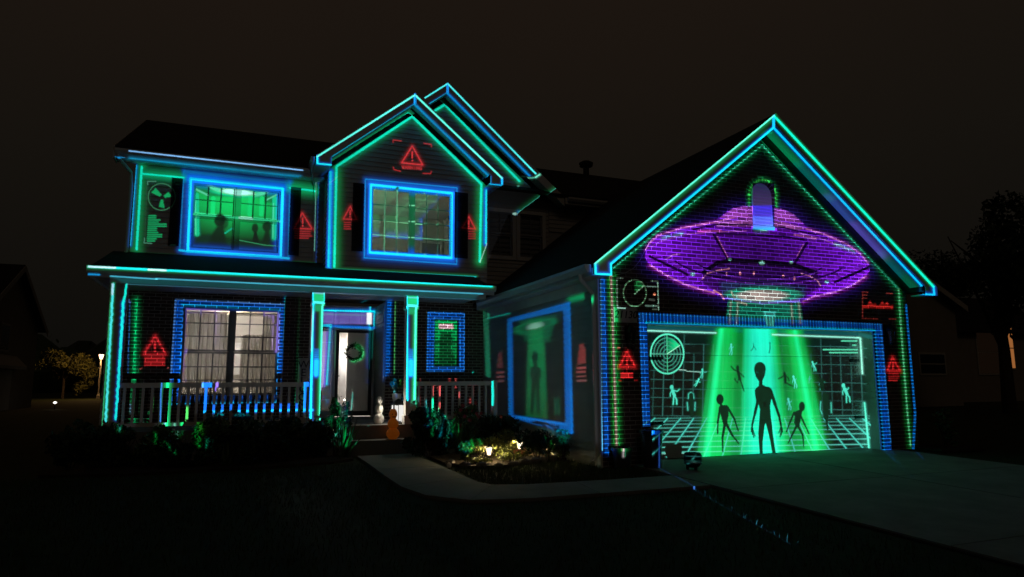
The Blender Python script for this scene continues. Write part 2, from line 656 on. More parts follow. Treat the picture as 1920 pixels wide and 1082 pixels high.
# door reveal lining
mb = MB()
mb.box(DX0 - 0.002, DX0 + 0.012, YG + 0.06, YD + 0.02, 0, DZ)
mb.box(DX1 - 0.012, DX1 + 0.002, YG + 0.06, YD + 0.02, 0, DZ)
mb.box(DX0, DX1, YG + 0.06, YD + 0.02, DZ - 0.012, DZ + 0.002)
mb.obj('door_jamb', M['trim'], house)


# ---------------------------------------------------------------- lap siding
def siding(wall, O, U, N, z0, z1, xr, holes=(), course=0.105, mat='siding'):
    """boards on a wall: xr(z)->(u0,u1); holes: (u0,u1,z0,z1)"""
    O, U, N = Vector(O), Vector(U), Vector(N)
    z = z0
    while z < z1 - 0.02:
        zt = min(z + course, z1)
        a0, b0 = xr(z)
        a1, b1 = xr(zt)
        segs = [((a0, a1), (b0, b1))]
        for (u0, u1, h0, h1) in holes:
            if h1 <= z + 0.02 or h0 >= zt - 0.02:
                continue
            ns = []
            for (l, r) in segs:
                if u1 <= min(l) or u0 >= max(r):
                    ns.append((l, r))
                    continue
                if u0 > max(l):
                    ns.append((l, (u0, u0)))
                if u1 < min(r):
                    ns.append(((u1, u1), r))
            segs = ns
        for (l, r) in segs:
            if r[0] - l[0] < 0.03 and r[1] - l[1] < 0.03:
                continue
            if r[1] < l[1]:
                mid = (l[1] + r[1]) / 2
                l, r = (l[0], mid), (r[0], mid)

            def P(u, d, zz):
                q = O + U * u + N * d
                return (q.x, q.y, zz)
            vs = [P(l[0], 0.021, z), P(r[0], 0.021, z), P(r[1], 0.004, zt), P(l[1], 0.004, zt),
                  P(l[0], -0.004, z), P(r[0], -0.004, z), P(r[1], -0.004, zt), P(l[1], -0.004, zt)]
            fs = [(0, 1, 2, 3), (7, 6, 5, 4), (0, 4, 5, 1), (1, 5, 6, 2), (2, 6, 7, 3), (3, 7, 4, 0)]
            MB().add(vs, fs).obj('siding_board', M[mat], wall)
        z += course


# garage side wall (faces the porch)
mb = MB()
mb.box(XG + 0.004, XG + 0.25, YG + 0.36, YW + 0.3, -0.1, 3.02)
gsw = mb.obj('garage_side_wall', M['siding'], house)
siding(gsw, (XG, 0, 0), (0, 1, 0), (-1, 0, 0), 0.12, 2.95, lambda z: (YG + 0.12, YW))
MB().box(XG - 0.03, XG + 0.003, YG + 0.005, YG + 0.115, -0.05, 2.93).obj('corner_board', M['trim'], house)
MB().box(GX1 - 0.002, GX1 + 0.2, YG + 0.36, 15.4, -0.1, 3.0).obj('garage_far_wall', M['siding'], house)

# upper storey, left part
UWX0, UWX1 = -2.13, 1.6
UH = (-1.06, 0.62, 4.02, 5.37)
mb = MB()
yb = YW + 0.006
for (a, b, c, d) in ((UWX0, UH[0], 3.1, 5.72), (UH[1], UWX1, 3.1, 5.72), (UH[0], UH[1], 3.1, UH[2]), (UH[0], UH[1], UH[3], 5.72)):
    mb.box(a, b, yb, yb + 0.12, c, d)
mb.box(UWX0, UWX0 + 0.12, yb + 0.12, 21.4, 0.0, 5.72)
uw = mb.obj('upper_wall', M['siding'], house)
siding(uw, (0, YW, 0), (1, 0, 0), (0, -1, 0), 3.66, 5.70, lambda z: (UWX0, UWX1), [UH])

# gable bay
BX0, BX1 = 1.535, 5.075
BH_ = (2.44, 4.22, 4.06, 5.47)
B_AX, B_AZ, B_S = 3.30, 7.22, 0.82


def bay_x(z):
    if z < 5.74:
        return (BX0, BX1)
    d = (B_AZ - z) / B_S
    return (max(BX0, B_AX - d), min(BX1, B_AX + d))


mb = MB()
yb = YB + 0.006
for (a, b, c, d) in ((BX0, BH_[0], 3.4, 5.74), (BH_[1], BX1, 3.4, 5.74), (BH_[0], BH_[1], 3.4, BH_[2]), (BH_[0], BH_[1], BH_[3], 5.74)):
    mb.box(a, b, yb, yb + 0.12, c, d)
mb.prism([(BX0, yb, 5.74), (BX1, yb, 5.74), (BX1, yb, 5.77), (B_AX, yb, B_AZ), (BX0, yb, 5.77)], (0, 0.12, 0))
mb.box(BX0, BX0 + 0.1, YB + 0.12, YW, 3.4, 5.8)
mb.box(BX1 - 0.1, BX1, YB + 0.12, YW, 3.4, 5.8)
bw = mb.obj('gable_wall', M['siding'], house)
siding(bw, (0, YB, 0), (1, 0, 0), (0, -1, 0), 3.62, B_AZ - 0.03, bay_x, [BH_])
siding(bw, (BX0, 0, 0), (0, 1, 0), (-1, 0, 0), 3.62, 5.70, lambda z: (YB, YW))

# second gable behind, over the garage roof
S_AX, S_AZ, S_S = 4.22, 7.93, 0.82
SX0, SX1 = 1.5, 6.95
SH1, SH2 = (5.36, 5.98, 4.3, 5.38), (6.18, 6.78, 4.3, 5.38)


def sec_x(z):
    if z < 5.72:
        return (5.08, SX1)
    d = (S_AZ - z) / S_S
    return (max(2.0, S_AX - d), min(SX1, S_AX + d))


mb = MB()
yb = YW + 0.006
mb.box(5.0, SH1[0], yb, yb + 0.12, 3.0, 5.72)
mb.box(SH1[1], SH2[0], yb, yb + 0.12, 3.0, 5.72)
mb.box(SH2[1], 12.2, yb, yb + 0.12, 3.0, 5.72)
mb.box(SH1[0], SH1[1], yb, yb + 0.12, 3.0, SH1[2])
mb.box(SH2[0], SH2[1], yb, yb + 0.12, 3.0, SH2[2])
mb.box(SH1[0], SH1[1], yb, yb + 0.12, SH1[3], 5.72)
mb.box(SH2[0], SH2[1], yb, yb + 0.12, SH2[3], 5.72)
mb.prism([(SX0, yb, 5.72), (SX1, yb, 5.72), (S_AX, yb, S_AZ)], (0, 0.12, 0))
sw = mb.obj('rear_gable_wall', M['siding'], house)
siding(sw, (0, YW, 0), (1, 0, 0), (0, -1, 0), 3.6, S_AZ - 0.03, sec_x, [SH1, SH2])
siding(sw, (0, YW, 0), (1, 0, 0), (0, -1, 0), 5.0, 5.70, lambda z: (SX1 + 0.02, 12.0))

# ---------------------------------------------------------------- porch brick wall
LW = (-1.10, 0.70, 1.06, 2.80)        # living-room window opening
mb = MB()
yb = YW + 0.006
EX0, EX1 = 1.32, 2.96                  # entry recess
for (a, b, c, d) in ((UWX0, LW[0], 0.0, 3.12), (LW[1], EX0, 0.0, 3.12), (LW[0], LW[1], 0.0, LW[2]), (LW[0], LW[1], LW[3], 3.12), ):
    mb.box(a, b, yb, yb + 0.2, c, d)
pw = mb.obj('porch_wall', M['mortar'], house)
pw2 = MB().box(EX1, XG, yb, yb + 0.2, 0.0, 3.12).obj('porch_wall', M['mortar'], house)


def phole(z):
    h = [(EX0, EX1)]
    if LW[2] - 0.11 < z < LW[3]:
        h.append((LW[0] - (0.0 if z > LW[2] else 0.05), LW[1] + (0.0 if z > LW[2] else 0.05)))
    return h


pb = brick_rects(UWX0 + 0.002, XG - 0.02, 0.5, 3.1, phole)
rest = MB()
ordered = sorted(pb, key=lambda t: abs(t[0][0][0] - 4.2) + abs(t[0][0][1] - 2.1))
n_single = 0
rest2 = MB()
for p, f in ordered:
    if f and n_single < 24 and p[0][0] > EX1:
        link('brick', bm1, pw2, loc=(p[0][0], YW + random.uniform(-0.002, 0.001), p[0][1]))
        n_single += 1
    else:
        y = YW + random.uniform(-0.002, 0.001)
        (rest if p[0][0] < EX1 - 0.01 else rest2).prism([(x, y, z) for x, z in p], (0, BD, 0))
x = LW[0] - 0.05
while x < LW[1] + 0.03:            # rowlock sill
    rest.prism([(x, YW - 0.03, LW[2] - 0.1), (x + BH, YW - 0.03, LW[2] - 0.1), (x + BH, YW - 0.03, LW[2] - 0.01), (x, YW - 0.03, LW[2] - 0.01)], (0, 0.08, 0))
    x += CO
prop(rest.obj('brickwork', M['brick'], pw), kind='stuff')
prop(rest2.obj('brickwork', M['brick'], pw2), kind='stuff')

# entry recess
mb = MB()
mb.box(EX0 - 0.1, EX0 - 0.004, YW + 0.2, YE, 0.5, 3.1)
mb.box(EX1 + 0.004, EX1 + 0.1, YW + 0.2, YE, 0.5, 3.1)
erw = mb.obj('entry_side_wall', M['siding'], house)
siding(erw, (EX1, 0, 0), (0, 1, 0), (-1, 0, 0), 0.55, 3.05, lambda z: (YW + 0.21, YE))
siding(erw, (EX0, 0, 0), (0, 1, 0), (1, 0, 0), 0.55, 3.05, lambda z: (YW + 0.21, YE))


# ---------------------------------------------------------------- windows
def window(x0, x1, z0, z1, Y, cols, rows, hung, casing=0.075, mullion=True, name='window', frame='trim', mw=0.012, low=True):
    """unit pair with casing; returns the window part"""
    mb = MB()
    f = casing
    yo = Y - 0.028
    mb.box(x0 - f, x1 + f, yo, Y + 0.03, z1, z1 + f)
    mb.box(x0 - f, x1 + f, yo - 0.012, Y + 0.03, z0 - f, z0)
    mb.box(x0 - f, x0, yo, Y + 0.03, z0, z1)
    mb.box(x1, x1 + f, yo, Y + 0.03, z0, z1)
    win = mb.obj(name, M[frame], house)
    units = [(x0, x1)]
    if mullion:
        c = (x0 + x1) / 2
        MB().box(c - 0.035, c + 0.035, yo + 0.006, Y + 0.06, z0, z1).obj('mullion', M['sash'], win)
        units = [(x0, c - 0.035), (c + 0.035, x1)]
    for (a, b) in units:
        sashes = [(z0, (z0 + z1) / 2 - 0.005, 0.028), ((z0 + z1) / 2 + 0.005, z1, 0.0)] if hung else [(z0, z1, 0.0)]
        for (c, d, dy) in sashes:
            s = 0.035
            ya = Y + 0.012 + dy
            sb = MB()
            sb.box(a, b, ya, ya + 0.035, c, c + s)
            sb.box(a, b, ya, ya + 0.035, d - s, d)
            sb.box(a, a + s, ya, ya + 0.035, c + s, d - s)
            sb.box(b - s, b, ya, ya + 0.035, c + s, d - s)
            sb.obj('sash', M['sash'], win)
            MB().add([(a + s, ya + 0.017, c + s), (b - s, ya + 0.017, c + s), (b - s, ya + 0.017, d - s), (a + s, ya + 0.017, d - s)], [(0, 1, 2, 3)]).obj('pane', M['glass'], win)
            g = MB()
            if not low and dy > 0.01:
                continue
            for i in range(1, cols):
                x = a + s + (b - a - 2 * s) * i / cols
                g.box(x - mw, x + mw, ya + 0.006, ya + 0.014, c + s, d - s)
            for i in range(1, rows):
                zz = c + s + (d - c - 2 * s) * i / rows
                g.box(a + s, b - s, ya + 0.007, ya + 0.0135, zz - mw, zz + mw)
            g.obj('muntin_grid', M['muntin'], win)
    return win


w_up = window(UH[0], UH[1], UH[2], UH[3], YW, 3, 2, True, mw=0.008, low=False)
MB().box(UH[0] - 0.03, UH[1] + 0.03, YW + 0.080, YW + 0.083, UH[2] - 0.05, UH[3] + 0.05).obj('roller_shade', M['shade'], w_up)
w_bay = window(BH_[0], BH_[1], BH_[2], BH_[3], YB, 3, 4, False, mw=0.009)
w_low = window(LW[0], LW[1], LW[2], LW[3], YW + 0.03, 3, 3, True)
for H in (SH1, SH2):
    wn = window(H[0], H[1], H[2], H[3], YW, 2, 4, True, mullion=False, casing=0.09)
    MB().box(H[0], H[1], YW + 0.1, YW + 0.11, H[2], H[3]).obj('drawn_blind', M['sash'], wn)

# rooms behind the windows
def room(x0, x1, y0, y1, z0, z1, name, mat='room'):
    """a box open towards the street"""
    mb = MB()
    t = 0.05
    mb.box(x0 - t, x0, y0, y1, z0, z1)
    mb.box(x1, x1 + t, y0, y1, z0, z1)
    mb.box(x0 - t, x1 + t, y1, y1 + t, z0, z1)
    mb.box(x0 - t, x1 + t, y0, y1 + t, z0 - t, z0)
    mb.box(x0 - t, x1 + t, y0, y1 + t, z1, z1 + t)
    return mb.obj(name, M[mat], house)


rm = room(1.75, 4.95, YB + 0.13, 17.2, 3.35, 5.66, 'bedroom')
# furniture outlines at the back of the bedroom: door casing, wardrobe, picture
MB().box(4.28, 4.33, 17.12, 17.19, 3.36, 4.98).box(4.83, 4.88, 17.12, 17.19, 3.36, 4.98).box(4.28, 4.88, 17.12, 17.19, 4.98, 5.04).obj('door_casing', M['trim'], rm)
MB().box(4.33, 4.83, 17.14, 17.18, 3.36, 4.98).obj('doorway', M['muntin'], rm)
MB().box(2.9, 3.2, 17.17, 17.195, 4.85, 5.15).obj('picture', M['sign_wood'], rm)
lr = room(-1.95, 1.15, YW + 0.21, 18.2, 0.5, 2.98, 'living_room')


def wavy(name, x0, x1, y, z0, z1, amp, waves, mat, parent, n=60):
    vs, fs = [], []
    for i in range(n + 1):
        t = i / n
        ph = waves * 2 * math.pi * t
        yy_ = y + amp * math.sin(ph) + 0.4 * amp * math.sin(2.3 * ph + 1)
        x = x0 + (x1 - x0) * t
        vs += [(x, yy_, z0), (x + 0.004 * math.sin(ph * 0.7), yy_ * 0.5 + y * 0.5, z1)]
    for i in range(n):
        fs.append((2 * i, 2 * i + 2, 2 * i + 3, 2 * i + 1))
    return MB().add(vs, fs).obj(name, mat, parent, smooth=True)


wavy('curtain', -1.08, -0.42, YW + 0.26, 0.6, 2.72, 0.035, 6, M['curtain'], lr)
wavy('curtain', -0.42, -0.25, YW + 0.30, 0.6, 2.72, 0.03, 2, M['curtain'], lr)
wavy('curtain', -0.02, 0.42, YW + 0.33, 0.6, 2.30, 0.03, 5, M['curtain'], lr)
wavy('curtain', 0.42, 0.68, YW + 0.26, 0.6, 2.72, 0.03, 3, M['curtain'], lr)
MB().tube([(-1.15, YW + 0.26, 2.74), (0.75, YW + 0.26, 2.74)], 0.012).obj('curtain_rod', M['black'], lr)
MB().box(-0.2, 0.5, 18.12, 18.18, 1.5, 2.3).obj('picture', M['white'], lr)

# shutters: frame with louvres
def shutter(px0, px1, py0, py1, Y):
    a, b = PY(px0, py1, Y), PY(px1, py0, Y)
    x0, x1, z0, z1 = a[0], b[0], a[2], b[2]
    mb = MB()
    t = 0.045
    mb.box(x0, x1, Y, Y + 0.02, z0, z1)
    mb.box(x0, x0 + t, Y - 0.02, Y, z0, z1).box(x1 - t, x1, Y - 0.02, Y, z0, z1)
    for (c, d) in ((z0, z0 + 0.07), ((z0 + z1) / 2 - 0.03, (z0 + z1) / 2 + 0.03), (z1 - 0.07, z1)):
        mb.box(x0 + t, x1 - t, Y - 0.02, Y, c, d)
    sh = mb.obj('shutter', M['shutter'], house)
    lv = MB()
    z = z0 + 0.08
    while z < z1 - 0.1:
        if abs(z + 0.02 - (z0 + z1) / 2) > 0.06:
            lv.prism([(x0 + t, Y - 0.001, z + 0.04), (x0 + t, Y - 0.015, z + 0.004), (x0 + t, Y - 0.015, z), (x0 + t, Y - 0.001, z + 0.008)], (x1 - x0 - 2 * t, 0, 0))
        z += 0.05
    prop(lv.obj('louvres', M['shutter'], sh), kind='stuff')


shutter(315, 343, 336, 460, YW - 0.03)
shutter(541, 565, 353, 478, YW - 0.03)
shutter(659, 683, 345, 470, YB - 0.03)
shutter(852, 877, 363, 483, YB - 0.03)

# ---------------------------------------------------------------- roofs
def slab_roof(name, quads, t=0.07):
    mb = MB()
    for q in quads:
        mb.prism(q, (0, 0, -t))
    return mb.obj(name, M['shingle'], house)


# main roof
RY, RZ, EY, EZ = 18.1, 7.78, 14.42, 5.88
slab_roof('main_roof', [[(-2.46, EY, EZ), (12.3, EY, EZ), (12.3, RY, RZ), (-2.46, RY, RZ)],
                        [(12.3, 2 * RY - EY, EZ), (-2.46, 2 * RY - EY, EZ), (-2.46, RY, RZ), (12.3, RY, RZ)]])
mb = MB()
mb.prism([(-2.0, YW + 0.13, 5.72), (-2.0, 21.4, 5.72), (-2.0, RY, RZ - 0.1)], (0.08, 0, 0))
mb.obj('gable_end_wall', M['siding'], house)
# front eave of the left part: fascia, gutter, soffit
MB().box(-2.46, 1.20, EY - 0.004, EY + 0.02, 5.64, 5.80).obj('fascia', M['fascia'], house)
MB().prism([(-2.44, EY - 0.008, 5.80), (-2.44, EY - 0.10, 5.80), (-2.44, EY - 0.10, 5.755), (-2.44, EY - 0.06, 5.70), (-2.44, EY - 0.008, 5.70)], (3.62, 0, 0)).obj('gutter', M['gutter'], house)
MB().box(-2.46, 1.5, EY + 0.022, YW, 5.655, 5.675).obj('soffit', M['soffit'], house)
MB().box(-2.48, -2.455, EY - 0.01, EY + 0.35, 5.62, 5.84).obj('eave_return', M['fascia'], house)
# right part eave over the garage roof
MB().box(7.25, 12.2, EY - 0.004, EY + 0.02, 5.64, 5.80).obj('fascia', M['fascia'], house)
MB().prism([(7.3, EY - 0.008, 5.80), (7.3, EY - 0.10, 5.80), (7.3, EY - 0.10, 5.755), (7.3, EY - 0.06, 5.70), (7.3, EY - 0.008, 5.70)], (4.9, 0, 0)).obj('gutter', M['gutter'], house)
MB().box(7.25, 12.2, EY + 0.022, YW, 5.655, 5.675).obj('soffit', M['soffit'], house)
# rake of the left gable end
MB().prism([(-2.47, EY, EZ - 0.25), (-2.47, EY, EZ + 0.0), (-2.47, RY, RZ), (-2.47, RY, RZ - 0.25)], (0.025, 0, 0)).obj('rake_board', M['fascia'], house)


def gable_roof(name, ax, az, s, x0, x1, yf, yb_, fd, tail_in, zbot, tin):
    """roof planes + boxed rake (photo: board with a plumb tail)"""
    zl, zr = az - s * (ax - x0), az - s * (x1 - ax)
    slab_roof(name, [[(x0, yf, zl), (ax, yf, az), (ax, yb_, az), (x0, yb_, zl)], [(ax, yf, az), (x1, yf, zr), (x1, yb_, zr), (ax, yb_, az)]], 0.06)
    y = yf - 0.03
    # rake boards, left and right, butted at the ridge
    zi = az - fd
    for sgn in (-1, 1):
        e = x0 if sgn < 0 else x1
        ze = zl if sgn < 0 else zr
        ti = e - sgn * tail_in
        zti = zi - s * abs(ax - ti)
        g = -0.004 * sgn
        pts = [(ax - g, y, az), (e, y, ze), (e, y, zbot), (ti, y, zbot), (ti, y, zti), (ax - g, y, zi)]
        if sgn < 0:
            pts = pts[::-1]
        MB().prism(pts, (0, 0.03, 0)).obj('rake_board', M['fascia'], house)
        # sloping soffit behind the rake
        so_ = [(ax, yf + 0.043, zi + 0.02), (ti + sgn * 0.0, yf + 0.043, zti + 0.02), (ti, tin, zti + 0.02), (ax, tin, zi + 0.02)]
        MB().prism(so_, (0, 0, 0.02)).obj('soffit', M['soffit'], house)
        # closing box of the eave tail
        MB().box(min(e, ti) + 0.004, max(e, ti) - 0.004, yf + 0.043, tin, zbot + 0.006, zbot + 0.03).obj('eave_box', M['soffit'], house)


gable_roof('garage_roof', 8.79, 6.10, 0.787, 4.98, 12.61, 8.98, 15.6, 0.25, 0.31, 2.925, YG - 0.005)
gable_roof('bay_roof', 3.285, 7.60, 0.815, 1.235, 5.35, 13.78, 18.0, 0.235, 0.31, 5.735, YB - 0.005)
# second gable: longer right rake
slab_roof('rear_gable_roof', [[(1.2, 14.48, 5.83), (S_AX, 14.48, 8.30), (S_AX, 20.5, 8.30), (1.2, 20.5, 5.83)], [(S_AX, 14.48, 8.30), (7.24, 14.48, 5.83), (7.24, 20.5, 5.83), (S_AX, 20.5, 8.30)]], 0.06)
for sgn in (-1, 1):
    e = 1.22 if sgn < 0 else 7.24
    s = 0.818
    y = 14.45
    zb = 8.30 - s * abs(e - S_AX)
    pts = [(S_AX + 0.004 * sgn, y, 8.30), (e, y, zb), (e, y, zb - 0.24), (S_AX + 0.004 * sgn, y, 8.06)]
    if sgn < 0:
        pts = pts[::-1]
    MB().prism(pts, (0, 0.03, 0)).obj('rake_board', M['fascia'], house)
    MB().prism([(S_AX, 14.525, 8.08), (e, 14.525, zb - 0.21), (e, YW - 0.02, zb - 0.21), (S_AX, YW - 0.02, 8.08)], (0, 0, 0.02)).obj('soffit', M['soffit'], house)

# side eaves of the bay
MB().box(1.236, 1.255, 13.83, 15.2, 5.735, 5.90).obj('fascia', M['fascia'], house)
MB().prism([(1.232, 13.86, 5.92), (1.14, 13.86, 5.92), (1.14, 13.86, 5.86), (1.18, 13.86, 5.80), (1.232, 13.86, 5.80)], (0, 0.95, 0)).obj('gutter', M['gutter'], house)
MB().box(1.257, BX0 - 0.02, 13.83, YW - 0.02, 5.74, 5.76).obj('soffit', M['soffit'], house)
MB().box(BX1 + 0.02, 5.33, 13.83, YW - 0.02, 5.74, 5.76).obj('soffit', M['soffit'], house)
# garage left eave: fascia, gutter, soffit, frieze
MB().box(4.985, 5.005, 9.03, 14.55, 2.93, 3.09).obj('fascia', M['fascia'], house)
MB().prism([(4.98, 9.06, 3.10), (4.87, 9.06, 3.10), (4.87, 9.06, 3.05), (4.915, 9.06, 2.985), (4.98, 9.06, 2.985)], (0, 5.2, 0)).obj('gutter', M['gutter'], house)
MB().box(5.007, XG - 0.002, 9.34, 14.55, 2.93, 2.95).obj('soffit', M['soffit'], house)
MB().box(XG - 0.028, XG - 0.018, YG + 0.12, 14.5, 2.76, 2.93).obj('frieze_board', M['trim'], house)
# downspouts
MB().tube([(4.93, 9.36, 2.99), (4.96, 9.37, 2.90), (5.19, 9.40, 2.70), (5.195, 9.40, 2.4), (5.195, 9.40, 0.15), (5.10, 9.34, 0.06)], 0.035, 6).obj('downspout', M['gutter'], house)
p = PY(590, 350, YW - 0.05)
MB().tube([(1.19, 13.95, 5.80), (1.2, 14.2, 5.70), (p[0], 14.72, 5.52), (p[0], 14.74, 5.35), (p[0] + 0.02, 14.74, 3.86)], 0.02, 6).obj('downspout', M['gutter'], house)
MB().tube([(-2.4, 14.36, 5.72), (-2.38, 14.4, 5.62), (-2.2, 14.72, 5.45), (-2.18, 14.74, 5.2), (-2.18, 14.74, 3.8)], 0.035, 6).obj('downspout', M['gutter'], house)

# roof vent on the far ridge
p = PY(1099, 318, 17.6)
MB().lathe([(0.09, -0.35), (0.09, 0.08), (0.2, 0.1), (0.22, 0.2), (0.12, 0.26), (0.01, 0.27)], 14, tuple(p)).obj('roof_vent', M['black'], house)

# ---------------------------------------------------------------- porch
mb = MB()
mb.box(-2.25, 4.86, 12.86, YW - 0.002, 0.0, 0.5)
mb.box(EX0, EX1, YW - 0.002, YE + 0.3, 0.0, 0.499)
mb.obj('porch_floor', M['concrete'], house)
MB().box(1.46, 2.93, 12.48, 12.858, -0.03, 0.25).obj('step', M['concrete'], house)
mb = MB()
mb.prism([(-2.41, 12.72, 3.21), (4.74, 12.72, 3.21), (4.74, 14.79, 3.86), (-2.41, 14.79, 3.86)], (0, 0, -0.06))
mb.obj('porch_roof', M['shingle'], house)
MB().box(-2.41, 4.74, 12.726, 12.75, 3.05, 3.15).obj('fascia', M['fascia'], house)
MB().prism([(-2.42, 12.722, 3.225), (-2.42, 12.62, 3.225), (-2.42, 12.62, 3.17), (-2.42, 12.66, 3.115), (-2.42, 12.722, 3.115)], (7.17, 0, 0)).obj('gutter', M['gutter'], house)
MB().box(-2.40, 4.72, 12.752, YW - 0.004, 3.10, 3.12).obj('porch_ceiling', M['soffit'], house)
MB().prism([(-2.42, 12.75, 3.06), (-2.42, 12.75, 3.17), (-2.42, 14.8, 3.82), (-2.42, 14.8, 3.06)], (0.02, 0, 0)).obj('rake_board', M['fascia'], house)
MB().box(-2.12, 4.62, 12.90, 13.10, 2.985, 3.098).obj('porch_beam', M['trim'], house)


def post(x0, x1, cap=True):
    c = (x0 + x1) / 2
    h = (x1 - x0) / 2
    mb = MB().box(c - h * 0.86, c + h * 0.86, YP - h * 0.86, YP + h * 0.86, 0.5, 2.985)
    po = mb.obj('porch_post', M['trim'], house)
    if cap:
        m2 = MB().box(c - h, c + h, YP - h, YP + h, 2.80, 2.98).box(c - h * 1.06, c + h * 1.06, YP - h * 1.06, YP + h * 1.06, 2.72, 2.785)
        m2.obj('capital', M['trim'], po)
        MB().box(c - h * 1.1, c + h * 1.1, YP - h * 1.1, YP + h * 1.1, 0.501, 0.66).obj('base', M['trim'], po)
    return po


post(1.175, 1.405)
post(2.965, 3.205)
# corner post boxed in with short lap boards
cp = MB().box(-2.10, -1.87, 12.92, 13.15, 0.5, 2.985).obj('corner_post', M['siding'], house)
z = 0.5
while z < 2.95:
    j = random.uniform(-0.006, 0.006)
    MB().add([(-2.112 + j, 12.902, z), (-1.858 + j, 12.902, z), (-1.866 + j, 12.915, z + 0.118), (-2.104 + j, 12.915, z + 0.118),
              (-2.112 + j, 13.162, z), (-1.858 + j, 13.162, z), (-1.866 + j, 13.155, z + 0.118), (-2.104 + j, 13.155, z + 0.118)],
             [(0, 1, 2, 3), (5, 4, 7, 6), (0, 4, 5, 1), (1, 5, 6, 2), (2, 6, 7, 3), (3, 7, 4, 0)]).obj('siding_board', M['siding'], cp)
    z += 0.12

bal_me = MB().box(-0.021, 0.021, -0.021, 0.021, 0.0, 0.62).mesh('baluster', M['trim'])


def railing(x0, x1):
    r = MB().box(x0, x1, 12.955, 13.045, 1.225, 1.31).obj('porch_railing', M['trim'], house)
    MB().box(x0, x1, 12.975, 13.025, 0.575, 0.635).obj('bottom_rail', M['trim'], r)
    n_ = int((x1 - x0) / 0.137)
    for i in range(n_):
        x = x0 + (x1 - x0) * (i + 0.5) / n_
        link('baluster', bal_me, r, loc=(x, 13.0, 0.62))
    return r


r = railing(-1.86, 1.19)
r = railing(3.19, 4.86)
MB().box(4.80, 4.89, 12.95, 13.05, 0.5, 1.33).obj('end_post', M['trim'], r)

# ---------------------------------------------------------------- entry door
dl, dr = PY(628, 700, YE)[0], PY(697, 700, YE)[0]
zt = PY(660, 619, YE)[2]
tr0, tr1 = PY(660, 612, YE)[2], PY(660, 585, YE)[2]
sdl = PY(602, 700, YE)[0]
mb = MB()
mb.box(EX0, EX1, YE, YE + 0.14, tr1 + 0.04, 3.1)
mb.box(EX0, sdl - 0.12, YE, YE + 0.14, 0.5, tr1 + 0.04)
mb.box(dr + 0.05, EX1, YE, YE + 0.14, 0.5, tr1 + 0.04)
ew = mb.obj('entry_wall', M['trim'], house)
fd = MB()
fd.box(dl - 0.055, dl, YE - 0.02, YE + 0.12, 0.5, tr1)
fd.box(dr, dr + 0.049, YE - 0.02, YE + 0.12, 0.5, tr1)
fd.box(dl, dr, YE - 0.02, YE + 0.12, zt, tr0)
fd.box(sdl - 0.119, dl - 0.055, YE - 0.02, YE + 0.12, tr0 - 0.06, tr0)
fd.box(sdl - 0.119, dr + 0.049, YE - 0.02, YE + 0.12, tr1, tr1 + 0.039)
entry = fd.obj('entry_frame', M['trim'], house)
MB().box(sdl - 0.119, dl - 0.056, YE - 0.01, YE + 0.12, 0.5, 0.66).obj('sidelight_panel', M['trim'], entry)
MB().box(sdl - 0.1, dl - 0.056, YE + 0.06, YE + 0.075, 0.62, tr0 - 0.06).obj('sidelight_pane', M['frosted'], entry)
MB().box(sdl - 0.11, dl - 0.06, YE + 0.09, YE + 0.10, 0.52, tr0 - 0.06).obj('sidelight_curtain', M['curtain'], entry)
for k in range(1, 6):
    zz = 0.62 + (tr0 - 0.68) * k / 6
    MB().box(sdl - 0.1, dl - 0.056, YE + 0.045, YE + 0.058, zz - 0.008, zz + 0.008).obj('muntin', M['trim'], entry)
MB().box(sdl - 0.1, dr, YE + 0.05, YE + 0.06, tr0, tr1).obj('transom_pane', M['glass'], entry)
MB().box(sdl - 0.1, dr, YE + 0.08, YE + 0.085, tr0, tr1).obj('transom_backing', M['shade'], entry)  # white sheet added behind the glass to catch the projected purple
for k in range(1, 4):
    x = dl - 0.05 + (dr - dl) * (k - 0.5) / 3.4
    MB().box(x - 0.01, x + 0.01, YE + 0.03, YE + 0.048, tr0, tr1).obj('muntin', M['trim'], entry)
# white panel door standing a little open behind a full glass storm door
xs_ = PY(650, 700, YE + 0.25)[0]
slab = MB().box(0, -(dr - xs_) * 1.02, 0, 0.045, 0.52, zt - 0.01)
slab.v = [(dr - 0.005 + x * math.cos(0.28) , YE + 0.10 + y - x * math.sin(0.28), z) for x, y, z in slab.v]
ed = slab.obj('entry_door', M['white'], entry)
sd = MB()
yS = YE - 0.015
sd.box(dl + 0.004, dl + 0.075, yS, yS + 0.03, 0.53, zt - 0.005)
sd.box(dr - 0.075, dr - 0.004, yS, yS + 0.03, 0.53, zt - 0.005)
sd.box(dl + 0.075, dr - 0.075, yS, yS + 0.03, 0.53, 0.64)
sd.box(dl + 0.075, dr - 0.075, yS, yS + 0.03, zt - 0.065, zt - 0.005)
st = sd.obj('storm_door', M['black'], entry)
MB().box(dl + 0.075, dr - 0.075, yS + 0.012, yS + 0.017, 0.64, zt - 0.065).obj('pane', M['glass'], st)
MB().box(dl + 0.02, dl + 0.05, yS - 0.04, yS, 1.45, 1.62).obj('handle', M['black'], st)
